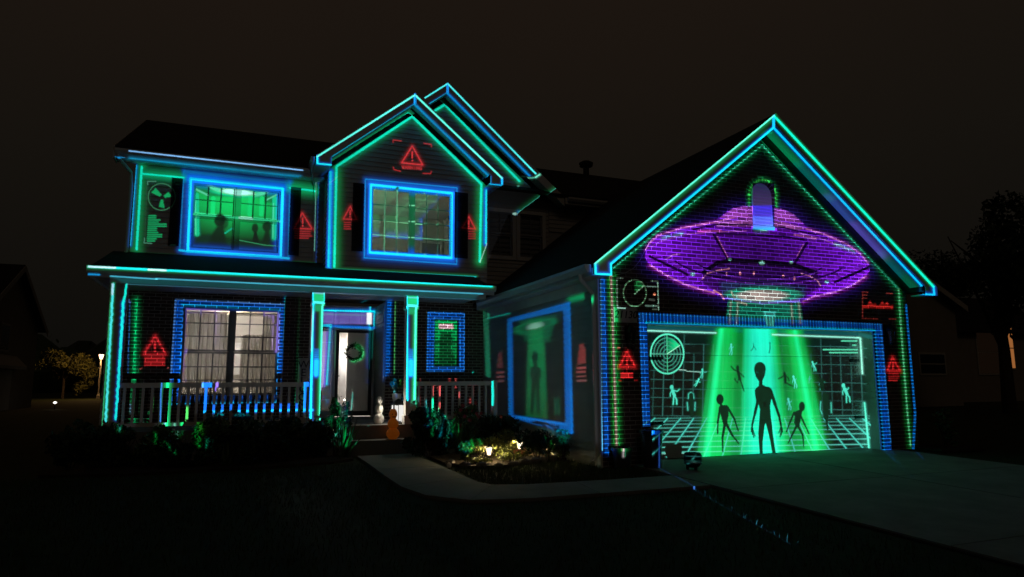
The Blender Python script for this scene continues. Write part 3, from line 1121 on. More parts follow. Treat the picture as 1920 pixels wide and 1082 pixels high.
# hall behind, with a white panelled closet door that catches the hall lamp
hall = room(sdl - 0.1, dr + 0.1, YE + 0.15, 18.6, 0.5, tr0 - 0.05, 'hall')
cx0, cx1 = PY(631, 690, YE + 0.5)[0] - 0.02, PY(652, 690, YE + 0.5)[0] + 0.05
cl = MB().box(cx0, cx1, YE + 0.62, YE + 0.66, 0.51, 2.62).obj('closet_door', M['white'], hall)
for (a, b) in ((0.62, 1.25), (1.36, 2.05), (2.15, 2.5)):
    MB().box(cx0 + 0.07, cx1 - 0.07, YE + 0.612, YE + 0.618, a, b).obj('door_panel', M['white'], cl)
MB().box(cx0 + 0.02, cx0 + 0.10, YE + 0.57, YE + 0.60, 1.44, 1.47).obj('lever', M['black'], cl)

# house number plaque and coach lamps on the garage
def text_mesh(txt, size, mat, extrude=0.003, shear=0.0):
    cu = bpy.data.curves.new('lettering', 'FONT')
    cu.body = txt
    cu.size = size
    cu.extrude = extrude
    cu.shear = shear
    cu.align_x = 'CENTER'
    cu.align_y = 'CENTER'
    to = bpy.data.objects.new('lettering_tmp', cu)
    COL.objects.link(to)
    dg = bpy.context.evaluated_depsgraph_get()
    me = bpy.data.meshes.new_from_object(to.evaluated_get(dg))
    bpy.data.objects.remove(to)
    me.materials.clear()
    me.materials.append(mat)
    return me


a, b = PY(1151, 604, YG - 0.02), PY(1194, 577, YG - 0.02)
plq = MB().box(a[0], b[0], YG - 0.022, YG - 0.004, a[2], b[2]).obj('number_plaque', M['sign_wood'], house)
link('numerals', text_mesh('21130', 0.17, M['ink'], shear=0.2), plq, loc=((a[0] + b[0]) / 2, YG - 0.026, (a[2] + b[2]) / 2), rot=(math.pi / 2, 0, 0))


def coach_lamp(x, z):
    c = MB().box(x - 0.05, x + 0.05, YG - 0.025, YG - 0.003, z + 0.02, z + 0.26).obj('coach_lamp', M['black'], house)
    mb = MB()
    y = YG - 0.12
    mb.lathe([(0.015, 0.26), (0.05, 0.22), (0.085, 0.16), (0.085, 0.145)], 4, (x, y, z), math.pi / 4)
    mb.lathe([(0.05, -0.12), (0.055, -0.10), (0.03, -0.14)], 4, (x, y, z), math.pi / 4)
    mb.tube([(x, YG - 0.02, z + 0.2), (x, y + 0.02, z + 0.27), (x, y, z + 0.25)], 0.01, 6)
    for k in range(4):
        th = math.pi / 4 + k * math.pi / 2
        mb.tube([(x + 0.05 * math.cos(th), y + 0.05 * math.sin(th), z - 0.11), (x + 0.08 * math.cos(th), y + 0.08 * math.sin(th), z + 0.15)], 0.006, 4)
    mb.obj('lantern_cage', M['black'], c)
    MB().lathe([(0.042, -0.1), (0.066, 0.145)], 4, (x, y, z), math.pi / 4).obj('lantern_glass', M['glass'], c)


p = PY(1184, 640, YG - 0.12)
coach_lamp(p[0], p[2])
p = PY(1672, 633, YG - 0.12)
coach_lamp(p[0], p[2])

# the dormant light cables that hang off the two gables
def cable(pts, Y, label):
    q = [tuple(PY(x, y, Y)) for x, y in pts]
    o = MB().tube(q, 0.0045, 6).obj('light_cable', M['trim'])
    prop(o, label, 'cable')


cable([(1153, 516), (1172, 512), (1188, 503), (1200, 488), (1209, 470), (1216, 458), (1222, 448)], YG - 0.012, 'thin pale cable sagging across the brick under the garage gable')
cable([(643, 312), (655, 306), (672, 295), (680, 284), (684, 277)], YB - 0.03, 'thin pale cable hanging below the upper gable edge')
# ================================================================== lamps inside the house
def point(name, loc, watts, col, parent=None, r=0.05):
    l = bpy.data.lights.new(name, 'POINT')
    l.energy = watts
    l.color = col
    l.shadow_soft_size = r
    o = bpy.data.objects.new(name, l)
    COL.objects.link(o)
    o.location = loc
    if parent is not None:
        o.parent = parent
        if parent.type == 'EMPTY':
            o.matrix_parent_inverse = Matrix.Translation(-parent.location)
    return o


M['lamp_warm'] = mat_emit('lamp_warm', (1.0, 0.78, 0.52), 6.0)
M['lamp_white'] = mat_emit('lamp_white', (1.0, 0.95, 0.85), 5.0)


def ceiling_globe(parent, loc, watts, col):
    MB().lathe([(0.02, 0.09), (0.03, 0.06), (0.10, 0.03), (0.12, -0.03), (0.08, -0.09), (0.01, -0.11)], 14, loc).obj('ceiling_globe', M['lamp_warm'], parent, smooth=True)
    point('ceiling_globe_light', (loc[0], loc[1], loc[2] - 0.14), watts, col, parent)


ceiling_globe(lr, (-0.3, 16.9, 2.84), 75, (1.0, 0.93, 0.85))
MB().lathe([(0.05, 3.40), (0.02, 3.44), (0.02, 3.62), (0.10, 3.64), (0.07, 3.82)], 14, (2.25, 14.75, 0)).obj('table_lamp', M['lamp_warm'], rm)
point('table_lamp_light', (2.25, 14.75, 3.92), 20.0, (0.84, 1.0, 0.84), rm)
ceiling_globe(hall, (dr - 0.2, YE + 0.46, 2.25), 60, (1.0, 0.96, 0.92))

# ================================================================== plants
def leaf_strip(L_, w_, bend, twist=0.0, n_=4):
    """sword leaf standing on the origin"""
    vs, fs = [], []
    for i in range(n_ + 1):
        t = i / n_
        ww = w_ * (1 - t ** 2.2) * (0.6 + 0.8 * min(t * 3, 1) * 0.5)
        y = bend * t * t * L_
        z = L_ * t * (1 - 0.28 * bend * t)
        c, s = math.cos(twist * t), math.sin(twist * t)
        vs += [(-ww * c, y - ww * s, z), (0, y - 0.006, z + 0.0), (ww * c, y + ww * s, z)]
    for i in range(n_):
        a = 3 * i
        fs += [(a, a + 1, a + 4, a + 3), (a + 1, a + 2, a + 5, a + 4)]
    return MB().add(vs, fs)


SWORDS = [leaf_strip(L_, w_, b, tw).mesh('leaf', M['leaf'], True) for (L_, w_, b, tw) in ((0.8, 0.020, 0.15, 0.5), (0.62, 0.022, 0.45, -0.6), (0.5, 0.018, 0.8, 0.9), (0.72, 0.016, 0.3, -0.3))]


def sword_plant(x, y, h, n_, label, spread=0.12, group=None):
    t = thing('iris_clump', (x, y, 0.01), label, 'plant', group)
    for i in range(n_):
        a = random.uniform(0, 6.28)
        r_ = spread * math.sqrt(random.random())
        o = link('leaf', random.choice(SWORDS), t, local=True, loc=(r_ * math.cos(a), r_ * math.sin(a), 0), rot=(random.uniform(-0.22, 0.05), random.uniform(-0.15, 0.15), a - math.pi / 2 + random.uniform(-0.7, 0.7)))
        k = h / 0.75 * random.uniform(0.7, 1.1)
        o.scale = (random.uniform(0.8, 1.3), k, k)
    return t


def leaf_cloud(mb, c, rad, n_, size, flat=1.0, hollow=0.35, seed=None):
    """n_ small leaf faces through an uneven crown volume"""
    rg = np.random.default_rng(seed if seed is not None else random.randrange(10 ** 6))
    blobs = [(rg.normal(0, 0.42, 3), rg.uniform(0.32, 0.62)) for _ in range(9)]
    k = 0
    while k < n_:
        b, br = blobs[rg.integers(0, 9)]
        d = rg.normal(0, 1, 3)
        d /= np.linalg.norm(d)
        q = b + d * br * (hollow + (1 - hollow) * rg.random()) ** 0.5
        if np.linalg.norm(q) > 1.18:
            continue
        p_ = np.array(c) + q * np.array(rad)
        s = size * rg.uniform(0.6, 1.4)
        u = rg.normal(0, 1, 3)
        u /= np.linalg.norm(u)
        v = np.cross(u, rg.normal(0, 1, 3))
        v /= np.linalg.norm(v) + 1e-9
        mb.add([p_ - u * s, p_ - v * s * 0.45, p_ + u * s, p_ + v * s * 0.45], [(0, 1, 2, 3)])
        k += 1
    return mb


def shrub(name, x, y, rad, n_, size, mat, label, cat='shrub', z0=0.0, group=None, flowers=None):
    t = thing(name, (x, y, z0), label, cat, group)
    st = MB()
    for i in range(6):
        a = random.uniform(0, 6.28)
        st.tube([(0.02 * math.cos(a), 0.02 * math.sin(a), -0.03), (rad[0] * 0.4 * math.cos(a), rad[1] * 0.4 * math.sin(a), rad[2] * 0.8), (rad[0] * 0.7 * math.cos(a), rad[1] * 0.7 * math.sin(a), rad[2] * 1.4)], [0.012, 0.008, 0.004], 5)
    prop(st.obj('stems', M['bark'], t, local=True), kind='stuff')
    prop(leaf_cloud(MB(), (0, 0, rad[2] * 1.02), rad, n_, size).obj('foliage', M[mat], t, local=True), kind='stuff')
    if flowers:
        fn, fm, fs_ = flowers
        for i in range(fn):
            a, el = random.uniform(0, 6.28), random.uniform(0.2, 1.2)
            p_ = Vector((rad[0] * math.cos(a) * math.cos(el), rad[1] * math.sin(a) * math.cos(el), rad[2] * (1 + math.sin(el)))) * random.uniform(0.85, 1.05)
            fb = MB()
            for k in range(5):
                th = k * 2 * math.pi / 5 + a
                u = Vector((math.cos(th), -0.5, math.sin(th))).normalized()
                w_ = Vector((-math.sin(th), 0, math.cos(th)))
                fb.add([p_, p_ + u * fs_ * 0.6 + w_ * fs_ * 0.35, p_ + u * fs_, p_ + u * fs_ * 0.6 - w_ * fs_ * 0.35], [(0, 1, 2, 3)])
            fb.obj('flower', M[fm], t, local=True)
    return t


# bed right of the steps
sword_plant(3.42, 12.05, 0.86, 34, 'tall sword-leaved plant lit blue and green in front of the right railing')
sword_plant(3.78, 11.90, 0.70, 32, 'shorter sword-leaved plant beside the tall one by the right railing')
shrub('spiky_shrub', 3.17, 11.75, (0.46, 0.38, 0.40), 2600, 0.05, 'leaf_dark', 'dark dense shrub beside the orange figure at the steps')
shrub('hibiscus', 4.05, 12.35, (0.30, 0.26, 0.46), 1100, 0.04, 'leaf', 'leggy red-flowered bush close to the right railing', flowers=(16, 'petal', 0.05))
shrub('hosta', 4.62, 12.3, (0.46, 0.32, 0.40), 1800, 0.05, 'leaf_dark', 'dark bush in the corner of railing and garage wall')
shrub('lime_coleus', 3.60, 10.95, (0.16, 0.14, 0.15), 420, 0.03, 'leaf', 'small round plant lit bright green beside the path lights')
shrub('boxwood', 3.86, 10.78, (0.40, 0.24, 0.19), 2200, 0.022, 'leaf_yellow', 'clipped yellow green bush behind the path light nearer the walk')
shrub('boxwood', 4.66, 11.5, (0.40, 0.24, 0.22), 2200, 0.022, 'leaf_yellow', 'yellow green bush behind the path light nearer the garage wall')
shrub('coral_flowers', 4.62, 10.95, (0.20, 0.14, 0.07), 420, 0.02, 'leaf_yellow', 'low plant with coral flowers in front of the path light nearer the garage wall', cat='flowers', flowers=(14, 'petal_pink', 0.035))
shrub('creeping_phlox', 3.55, 10.32, (0.24, 0.15, 0.07), 700, 0.02, 'leaf_yellow', 'low creeping plant on the soil in front of the path light nearer the walk', cat='ground cover')
shrub('creeping_phlox', 4.15, 10.50, (0.26, 0.16, 0.08), 800, 0.02, 'leaf_yellow', 'low creeping plant between the two path lights', cat='ground cover')
shrub('spreading_shrub', 4.80, 10.75, (0.36, 0.28, 0.28), 1800, 0.035, 'leaf_dark', 'dark low shrub against the garage side wall')
shrub('teal_leaf_shrub', 5.02, 10.25, (0.20, 0.22, 0.24), 420, 0.035, 'leaf', 'small loose shrub under the lower corner of the blue frame on the garage wall')
sword_plant(4.86, 10.45, 0.5, 5, 'few green blades growing by the garage side wall', 0.06)

# bed left of the steps
sword_plant(1.72, 12.1, 0.66, 26, 'bright green sword-leaved clump at the left edge of the steps')
shrub('feather_grass', 1.62, 12.45, (0.26, 0.2, 0.50), 420, 0.05, 'leaf_dark', 'tall wispy grass in front of the entry between the posts', cat='grass clump')
specs = [(-1.72, 12.35, (0.42, 0.30, 0.32), 1800, 'leaf_dark', 'low dark bush at the foot of the corner post'),
         (-1.22, 12.20, (0.38, 0.28, 0.30), 1500, 'leaf', 'low leafy bush lit green below the left railing near the corner post'),
         (-0.42, 12.35, (0.30, 0.24, 0.40), 1900, 'leaf', 'upright leafy plant lit green in front of the left railing'),
         (0.10, 12.30, (0.48, 0.28, 0.36), 2000, 'leaf_dark', 'dark bush below the middle of the left railing'),
         (0.72, 12.30, (0.46, 0.28, 0.38), 2000, 'leaf_dark', 'dark bush below the welcome sign end of the left railing'),
         (1.22, 12.35, (0.34, 0.26, 0.38), 1600, 'leaf_dark', 'dark bush at the foot of the post left of the door'),
         (-2.35, 12.25, (0.36, 0.30, 0.34), 1500, 'leaf_dark', 'dark bush outside the corner post at the end of the porch'),
         (-0.80, 11.85, (0.40, 0.28, 0.24), 1400, 'leaf_dark', 'low dark bush in front of the plant lit green'),
         (0.45, 11.80, (0.46, 0.28, 0.26), 1500, 'leaf_dark', 'low broad dark bush at the front of the left bed')]
for (x, y, rd, n_, mt, lab) in specs:
    shrub('garden_bush', x, y, rd, n_, 0.045, mt, lab, group='bushes along the porch')
sword_plant(-0.98, 12.15, 0.5, 12, 'thin pale blades leaning in front of the left railing', 0.1)
sword_plant(-0.15, 11.85, 0.42, 12, 'broad bright leaves at the front of the left bed')
shrub('corner_shrub', 12.62, 9.05, (0.24, 0.22, 0.40), 700, 0.035, 'leaf', 'small upright shrub at the far corner of the garage')

# edging stones of the bed
edge_pts = [(3.18, 10.55), (3.3, 10.15), (3.52, 10.02), (3.78, 9.96), (4.04, 10.0), (4.28, 10.1), (4.50, 10.24), (4.72, 10.38), (4.94, 10.46)]
for (x, y) in edge_pts:
    mb = MB()
    rx, ry, rz = random.uniform(0.08, 0.12), random.uniform(0.05, 0.08), random.uniform(0.05, 0.08)
    mb.lathe([(rx * 0.7, -0.03), (rx, 0.015), (rx * 0.85, rz * 0.7), (rx * 0.3, rz)], 7, (x, y, 0.0), random.random())
    mb.v = [(x + (a - x), y + (b - y) * ry / rx, c + random.uniform(-0.008, 0.008)) for a, b, c in mb.v]
    prop(mb.obj('edging_stone', M['stone']), 'rough stone in the row edging the bed with path lights', 'stone', 'stones edging the bed')

# grass blades on the lawn near the camera
def on_grass(x, y):
    if y > 12.8 or (x > 5.6 and x < 11.7) or x > 5.2 and y > 9:
        return False
    if 1.9 < x < 3.05 and y > 8.2:
        return False
    if 1.85 < x < 5.8 and 7.28 < y < 8.25 and not (x < 2.4 and y < 7.6):
        return False
    if x > 3.05 and y > 10.1 + 0.12 * (x - 3.9):
        return False
    if x < 1.9 and y > 11.4:
        return False
    return True


mb = MB()
cnt = 0
rg = np.random.default_rng(3)
while cnt < 42000:
    y = 1.5 + 11.0 * rg.random() ** 0.8
    x = -7 + 13 * rg.random()
    if cnt > 33000:
        x, y = 3.05 + 2.6 * rg.random(), 8.2 + 2.4 * rg.random()
    if not on_grass(x, y):
        if cnt > 33000:
            cnt += 1
        continue
    a = rg.random() * 6.28
    h = 0.035 + 0.05 * rg.random()
    wv = 0.004
    z = zg(x, y) - 0.03
    lx, ly = (rg.random() - 0.5) * 0.05, (rg.random() - 0.5) * 0.05
    mb.v += [(x - wv * math.cos(a), y - wv * math.sin(a), z), (x + wv * math.cos(a), y + wv * math.sin(a), z), (x + lx, y + ly, z + h)]
    mb.f.append((3 * (len(mb.v) // 3) - 3, 3 * (len(mb.v) // 3) - 2, 3 * (len(mb.v) // 3) - 1))
    cnt += 1
g = mb.obj('grass', M['grass'])
prop(g, 'short mown grass of the front lawn', 'grass', kind='stuff')

# ================================================================== garden lights and small things
def path_light(x, y, label):
    t = thing('path_light', (x, y, 0.0), label, 'garden light', 'path lights in the flower bed')
    MB().tube([(0, 0, -0.06), (0, 0, 0.13)], 0.009, 6).obj('stake', M['black'], t, local=True)
    MB().lathe([(0.036, 0.125), (0.060, 0.235)], 4, (0, 0, 0), 0.6).obj('lantern_glass', M['lamp_path'], t, local=True)
    c = MB()
    for k in range(4):
        th = 0.6 + k * math.pi / 2
        c.tube([(0.038 * math.cos(th), 0.038 * math.sin(th), 0.12), (0.062 * math.cos(th), 0.062 * math.sin(th), 0.236)], 0.004, 4)
    c.obj('cage', M['black'], t, local=True)
    MB().lathe([(0.095, 0.238), (0.09, 0.246), (0.02, 0.285), (0.006, 0.30)], 4, (0, 0, 0), 0.6).obj('cap', M['black'], t, local=True)
    return t


M['lamp_path'] = mat_emit('path_lamp_glass', (1.0, 0.80, 0.55), 3.2)
for (x, y, lab) in ((3.80, 10.46, 'lit lantern path light in the bed nearer the front walk'), (4.64, 11.17, 'lit lantern path light in the bed nearer the garage wall')):
    t = path_light(x, y, lab)
    for d in ((0.0, -0.085), (0.08, 0.04), (-0.08, 0.04)):      # the cap throws the light down and outwards
        l_ = bpy.data.lights.new('path_light_lamp', 'SPOT')
        l_.energy, l_.color, l_.shadow_soft_size = 8.0, (1.0, 0.80, 0.40), 0.02
        l_.spot_size, l_.spot_blend = math.radians(174), 0.12
        o_ = bpy.data.objects.new('path_light_lamp', l_)
        COL.objects.link(o_)
        o_.location = (d[0] * 1.25, d[1] * 1.25, 0.262)
        o_.parent = t

# iron hoop between the two lights
p = PZ(953, 868, 0.0)
pts = [(p[0] - 0.09, p[1], -0.02)] + [(p[0] - 0.09 * math.cos(math.pi * i / 10), p[1], 0.1 + 0.09 * math.sin(math.pi * i / 10)) for i in range(11)] + [(p[0] + 0.09, p[1], -0.02)]
prop(MB().tube(pts, 0.008, 6).obj('garden_hoop', M['black']), 'small black iron hoop standing between the two path lights', 'garden ornament')

# pale ball by the walk
p = PZ(835, 880, 0.0)
t = thing('ball_light', (p[0] + 0.06, p[1], 0.0), 'small pale ball on a dark stake at the edge of the walk', 'garden light')
MB().lathe([(0.01, 0.02), (0.03, 0.03), (0.038, 0.055), (0.03, 0.085), (0.008, 0.095)], 14).obj('ball', M['ivory'], t, True, True)
MB().lathe([(0.02, -0.04), (0.02, 0.024)], 8).obj('stake', M['black'], t, local=True)

# planters at the garage
def tub(name, x, y, z, r0, r1, h, label, mat='pot', n_=20, rim=0.02):
    t = thing(name, (x, y, z), label, 'planter')
    MB().lathe([(r0, 0), (r0 * 1.02, 0.01), (r1, h - 0.05), (r1 + rim, h - 0.045), (r1 + rim, h), (r1 - 0.015, h), (r1 - 0.03, h - 0.06)], n_).obj('tub', M[mat], t, smooth=False, local=True)
    MB().lathe([(r1 - 0.03, h - 0.07), (0.01, h - 0.05)], n_).obj('soil', M['mulch'], t, local=True)
    return t


tub('tall_planter', 5.93, 8.98, zg(0, 8.98), 0.13, 0.17, 0.56, 'tall dark planter standing left of the garage door')
tub('corner_planter', 5.47, 9.10, zg(0, 9.1), 0.12, 0.15, 0.30, 'short dark planter at the garage corner below the blue and green stripes')
t = thing('barrel_pot', (6.36, 8.55, zg(0, 8.55)), 'black banded barrel pot on short feet in front of the garage door', 'planter')
MB().lathe([(0.09, 0.04), (0.12, 0.09), (0.135, 0.15), (0.13, 0.22), (0.115, 0.25), (0.10, 0.25), (0.09, 0.2)], 18).obj('barrel', M['black'], t, True, True)
for z in (0.10, 0.20):
    MB().lathe([(0.134, z - 0.012), (0.139, z), (0.134, z + 0.012)], 18).obj('band', M['pot'], t, local=True)
for k in range(3):
    th = k * 2.09 + 0.4
    MB().lathe([(0.02, 0.0), (0.026, 0.05)], 8, (0.08 * math.cos(th), 0.08 * math.sin(th), 0)).obj('foot', M['black'], t, local=True)

# ================================================================== porch decorations
_o = M['orange'].node_tree.nodes['Principled BSDF']      # lit from inside
_o.inputs['Emission Color'].default_value = (1.0, 0.22, 0.01, 1)
_o.inputs['Emission Strength'].default_value = 0.055


def stack_figure(name, x, y, z, sizes, mat, label, face):
    t = thing(name, (x, y, z), label, 'decoration')
    zz = 0.0
    for i, (r_, hh) in enumerate(sizes):
        prof = [(r_ * 0.55, zz)] + [(r_ * (0.55 + 0.45 * math.sin(math.pi * (k / 8))) if k < 8 else r_ * 0.5, zz + hh * k / 8) for k in range(1, 9)]
        MB().lathe(prof, 18).obj('body_segment' if i < len(sizes) - 1 else 'head', M[mat], t, True, True)
        zz += hh * 0.93
    hz = zz - sizes[-1][1] * 0.42
    rr_ = sizes[-1][0]
    for sx in (-1, 1):
        MB().lathe([(0.003, -0.012), (0.012, 0.0), (0.003, 0.012)], 8, (sx * rr_ * 0.38, -rr_ * 0.92, hz)).obj('eye', M['ink'], t, local=True)
    if face:
        MB().cbox((0, -rr_ * 0.96, hz - 0.05), (rr_ * 0.4, 0.008, 0.008)).obj('mouth', M['ink'], t, local=True)
    return t


p = PY(710, 801, 13.25)
stack_figure('stacked_ghost', p[0], 13.25, 0.5, [(0.105, 0.20), (0.085, 0.19), (0.06, 0.16)], 'ivory', 'white three-tiered ghost figure on the porch right of the door', True)
p = PY(734, 826, 12.68)
stack_figure('pumpkin_figure', p[0] + 0.02, 12.66, 0.25, [(0.125, 0.20), (0.105, 0.19), (0.078, 0.19)], 'orange', 'glowing orange stacked pumpkin figure on the step', True)
# step lantern that lights the orange figure and the ghost
p = PY(747, 772, 13.2)
t = thing('porch_lantern', (p[0], 13.2, 0.5), 'black lantern with white lit panes on the porch by the post', 'lantern')
MB().box(-0.13, 0.13, -0.13, 0.13, 0, 0.03).obj('base', M['black'], t, local=True)
MB().lathe([(0.19, 0.36), (0.17, 0.38), (0.05, 0.46), (0.02, 0.48)], 4, (0, 0, 0), math.pi / 4).obj('cap', M['black'], t, local=True)
for sx in (-1, 1):
    for sy in (-1, 1):
        MB().box(sx * 0.115 - 0.013, sx * 0.115 + 0.013, sy * 0.115 - 0.013, sy * 0.115 + 0.013, 0.03, 0.36).obj('upright', M['black'], t, local=True)
for k in range(4):
    m2 = MB()
    if k % 2 == 0:
        s = -1 if k else 1
        m2.box(-0.1, -0.03, s * 0.108 - 0.003, s * 0.108 + 0.003, 0.04, 0.35).box(0.03, 0.1, s * 0.108 - 0.003, s * 0.108 + 0.003, 0.04, 0.35)
    else:
        s = -1 if k == 1 else 1
        m2.box(s * 0.108 - 0.003, s * 0.108 + 0.003, -0.1, -0.03, 0.04, 0.35).box(s * 0.108 - 0.003, s * 0.108 + 0.003, 0.03, 0.1, 0.04, 0.35)
    prop(m2.obj('pane', M['lantern_pane'] if 'lantern_pane' in M else M.setdefault('lantern_pane', mat_emit('lantern_pane', (1.0, 0.97, 0.92), 0.85)), t, local=True), kind='stuff')
point('porch_lantern_lamp', (p[0] - 0.20, 12.96, 0.80), 4.0, (1.0, 0.90, 0.72), t, 0.03)

# plant pot on a stool
p = PY(747, 757, 13.45)
t = thing('plant_stool', (p[0], 13.62, 0.5), 'slim dark stool under the flower pot on the porch', 'stool')
MB().lathe([(0.12, 0.36), (0.125, 0.40)], 14).obj('seat', M['black'], t, local=True)
for k in range(3):
    th = k * 2.09
    MB().tube([(0.10 * math.cos(th), 0.10 * math.sin(th), 0), (0.07 * math.cos(th), 0.07 * math.sin(th), 0.37)], 0.012, 6).obj('leg', M['black'], t, local=True)
t = thing('flower_pot', (p[0], 13.62, 0.90), 'pale pot with an upright leafy plant on the stool', 'potted plant')
MB().lathe([(0.07, 0), (0.095, 0.15), (0.10, 0.17), (0.085, 0.17), (0.08, 0.13)], 16).obj('pot', M['ivory'], t, local=True)
prop(leaf_cloud(MB(), (0, 0, 0.32), (0.12, 0.12, 0.17), 260, 0.035).obj('foliage', M['leaf'], t, local=True), kind='stuff')
MB().tube([(0, 0, 0.1), (0.01, 0, 0.4)], 0.008, 5).obj('stem', M['bark'], t, local=True)

# welcome board against the wall
a, b = PY(558.5, 700, YW - 0.08), PY(580, 671, YW - 0.08)
x0, x1, zt_ = a[0], b[0], b[2]
t = thing('welcome_sign', ((x0 + x1) / 2, YW - 0.16, 0.5), 'tall grey wooden board with black letters reading WELCOME, leaning on the brick', 'sign')
hb = zt_ - 0.5
tilt = math.atan2(0.10, hb)
bd = MB().box(-(x1 - x0) / 2, (x1 - x0) / 2, 0, 0.02, 0, hb).obj('board', M['sign_wood'], t, local=True)
bd.rotation_euler = (-tilt, 0, 0)
for i, ch in enumerate('WELCOME'):
    lo = link('letter', text_mesh(ch, 0.22, M['ink'], 0.003), bd, local=True, loc=(0, -0.004, hb - 0.14 - i * (hb - 0.2) / 6.6), rot=(math.pi / 2, 0, 0))

# wreath on the storm door
c = PY(664, 661, YE - 0.05)
t = thing('wreath', tuple(c), 'dark twig wreath with leaves hanging on the front door', 'wreath')
mb = MB()
for k in range(7):
    ph = random.random() * 6.28
    pts = []
    for i in range(25):
        th = 2 * math.pi * i / 24
        rr = 0.175 + 0.02 * math.sin(3 * th + ph) + random.uniform(-0.008, 0.008)
        pts.append((rr * math.cos(th), -0.02 + 0.02 * math.sin(5 * th + ph), rr * 0.9 * math.sin(th)))
    mb.tube(pts, 0.009, 5)
mb.obj('twig_ring', M['twig'], t, local=True)
mb = MB()
for i in range(210):
    th = random.uniform(0, 6.28)
    rr = random.gauss(0.19, 0.03)
    p_ = Vector((rr * math.cos(th), random.uniform(-0.06, 0.0), rr * 0.9 * math.sin(th)))
    u = Vector((random.gauss(0, 1), random.gauss(0, 0.5), random.gauss(0, 1))).normalized() * random.uniform(0.018, 0.036)
    v = Vector((-u.z, 0.3 * u.length, u.x)) * 0.45
    mb.add([p_ - u, p_ - v, p_ + u, p_ + v], [(0, 1, 2, 3)])
prop(mb.obj('leaves', M['leaf_dark'], t, local=True), kind='stuff')

# ================================================================== street lamp, neighbours, trees
d = ray(190, 668)
d = d / (MC[2] @ d)
lp = CAMP + d * 58.0
t = thing('street_lamp', (lp[0], lp[1], -0.03), 'lit post-top street lamp beside the distant street', 'street lamp')
hz = lp[2] + 0.03
MB().lathe([(0.16, 0), (0.14, 0.3), (0.07, 0.5), (0.05, hz - 0.35), (0.08, hz - 0.30), (0.08, hz - 0.24)], 12).obj('post', M['neigh_trim'], t, local=True)
MB().lathe([(0.09, hz - 0.24), (0.19, hz + 0.12), (0.17, hz + 0.14)], 12).obj('lantern', mat_emit('street_lamp_glass', (1.0, 0.60, 0.28), 7.0), t, local=True)
MB().lathe([(0.21, hz + 0.14), (0.14, hz + 0.22), (0.03, hz + 0.3)], 12).obj('cap', M['black'], t, local=True)
for k in range(3):
    th = k * 2.09 + 0.5
    point('street_lamp_light', (lp[0] + 0.5 * math.cos(th), lp[1] + 0.5 * math.sin(th), lp[2]), 170, (1.0, 0.55, 0.20), t, 0.2)


def tree(name, base, h, crown_c, crown_r, n_, size, mat, label, group=None):
    t = thing(name, base, label, 'tree', group)
    mb = MB()
    mb.tube([(0, 0, -0.3), (0.03 * h / 5, 0, h * 0.25), (-0.02 * h / 5, 0.02, h * 0.5), (0, 0, h * 0.85)], [h * 0.028, h * 0.022, h * 0.016, h * 0.005], 8)
    mb.obj('trunk', M['bark'], t, local=True)
    lb = MB()
    for i in range(12):
        a = i * 2.4
        z0 = h * random.uniform(0.25, 0.6)
        e = (crown_c[0] + crown_r[0] * 0.6 * math.cos(a), crown_c[1] + crown_r[1] * 0.6 * math.sin(a), crown_c[2] + crown_r[2] * random.uniform(-0.3, 0.45))
        lb.tube([(0, 0, z0), (e[0] * 0.5, e[1] * 0.5, (z0 + e[2]) / 2 + 0.1), e], [h * 0.01, h * 0.006, h * 0.002], 5)
    prop(lb.obj('limbs', M['bark'], t, local=True), kind='stuff')
    prop(leaf_cloud(MB(), crown_c, crown_r, n_, size, hollow=0.2).obj('crown', M[mat], t, local=True), kind='stuff')
    return t


d = ray(122, 680)
d = d / (MC[2] @ d)
tp = CAMP + d * 61.0
tree('maple_tree', (tp[0], tp[1], -0.03), 4.9, (0, 0, 2.6), (2.3, 2.0, 2.1), 3400, 0.16, 'leaf_tree', 'small round tree lit orange by the street lamp')

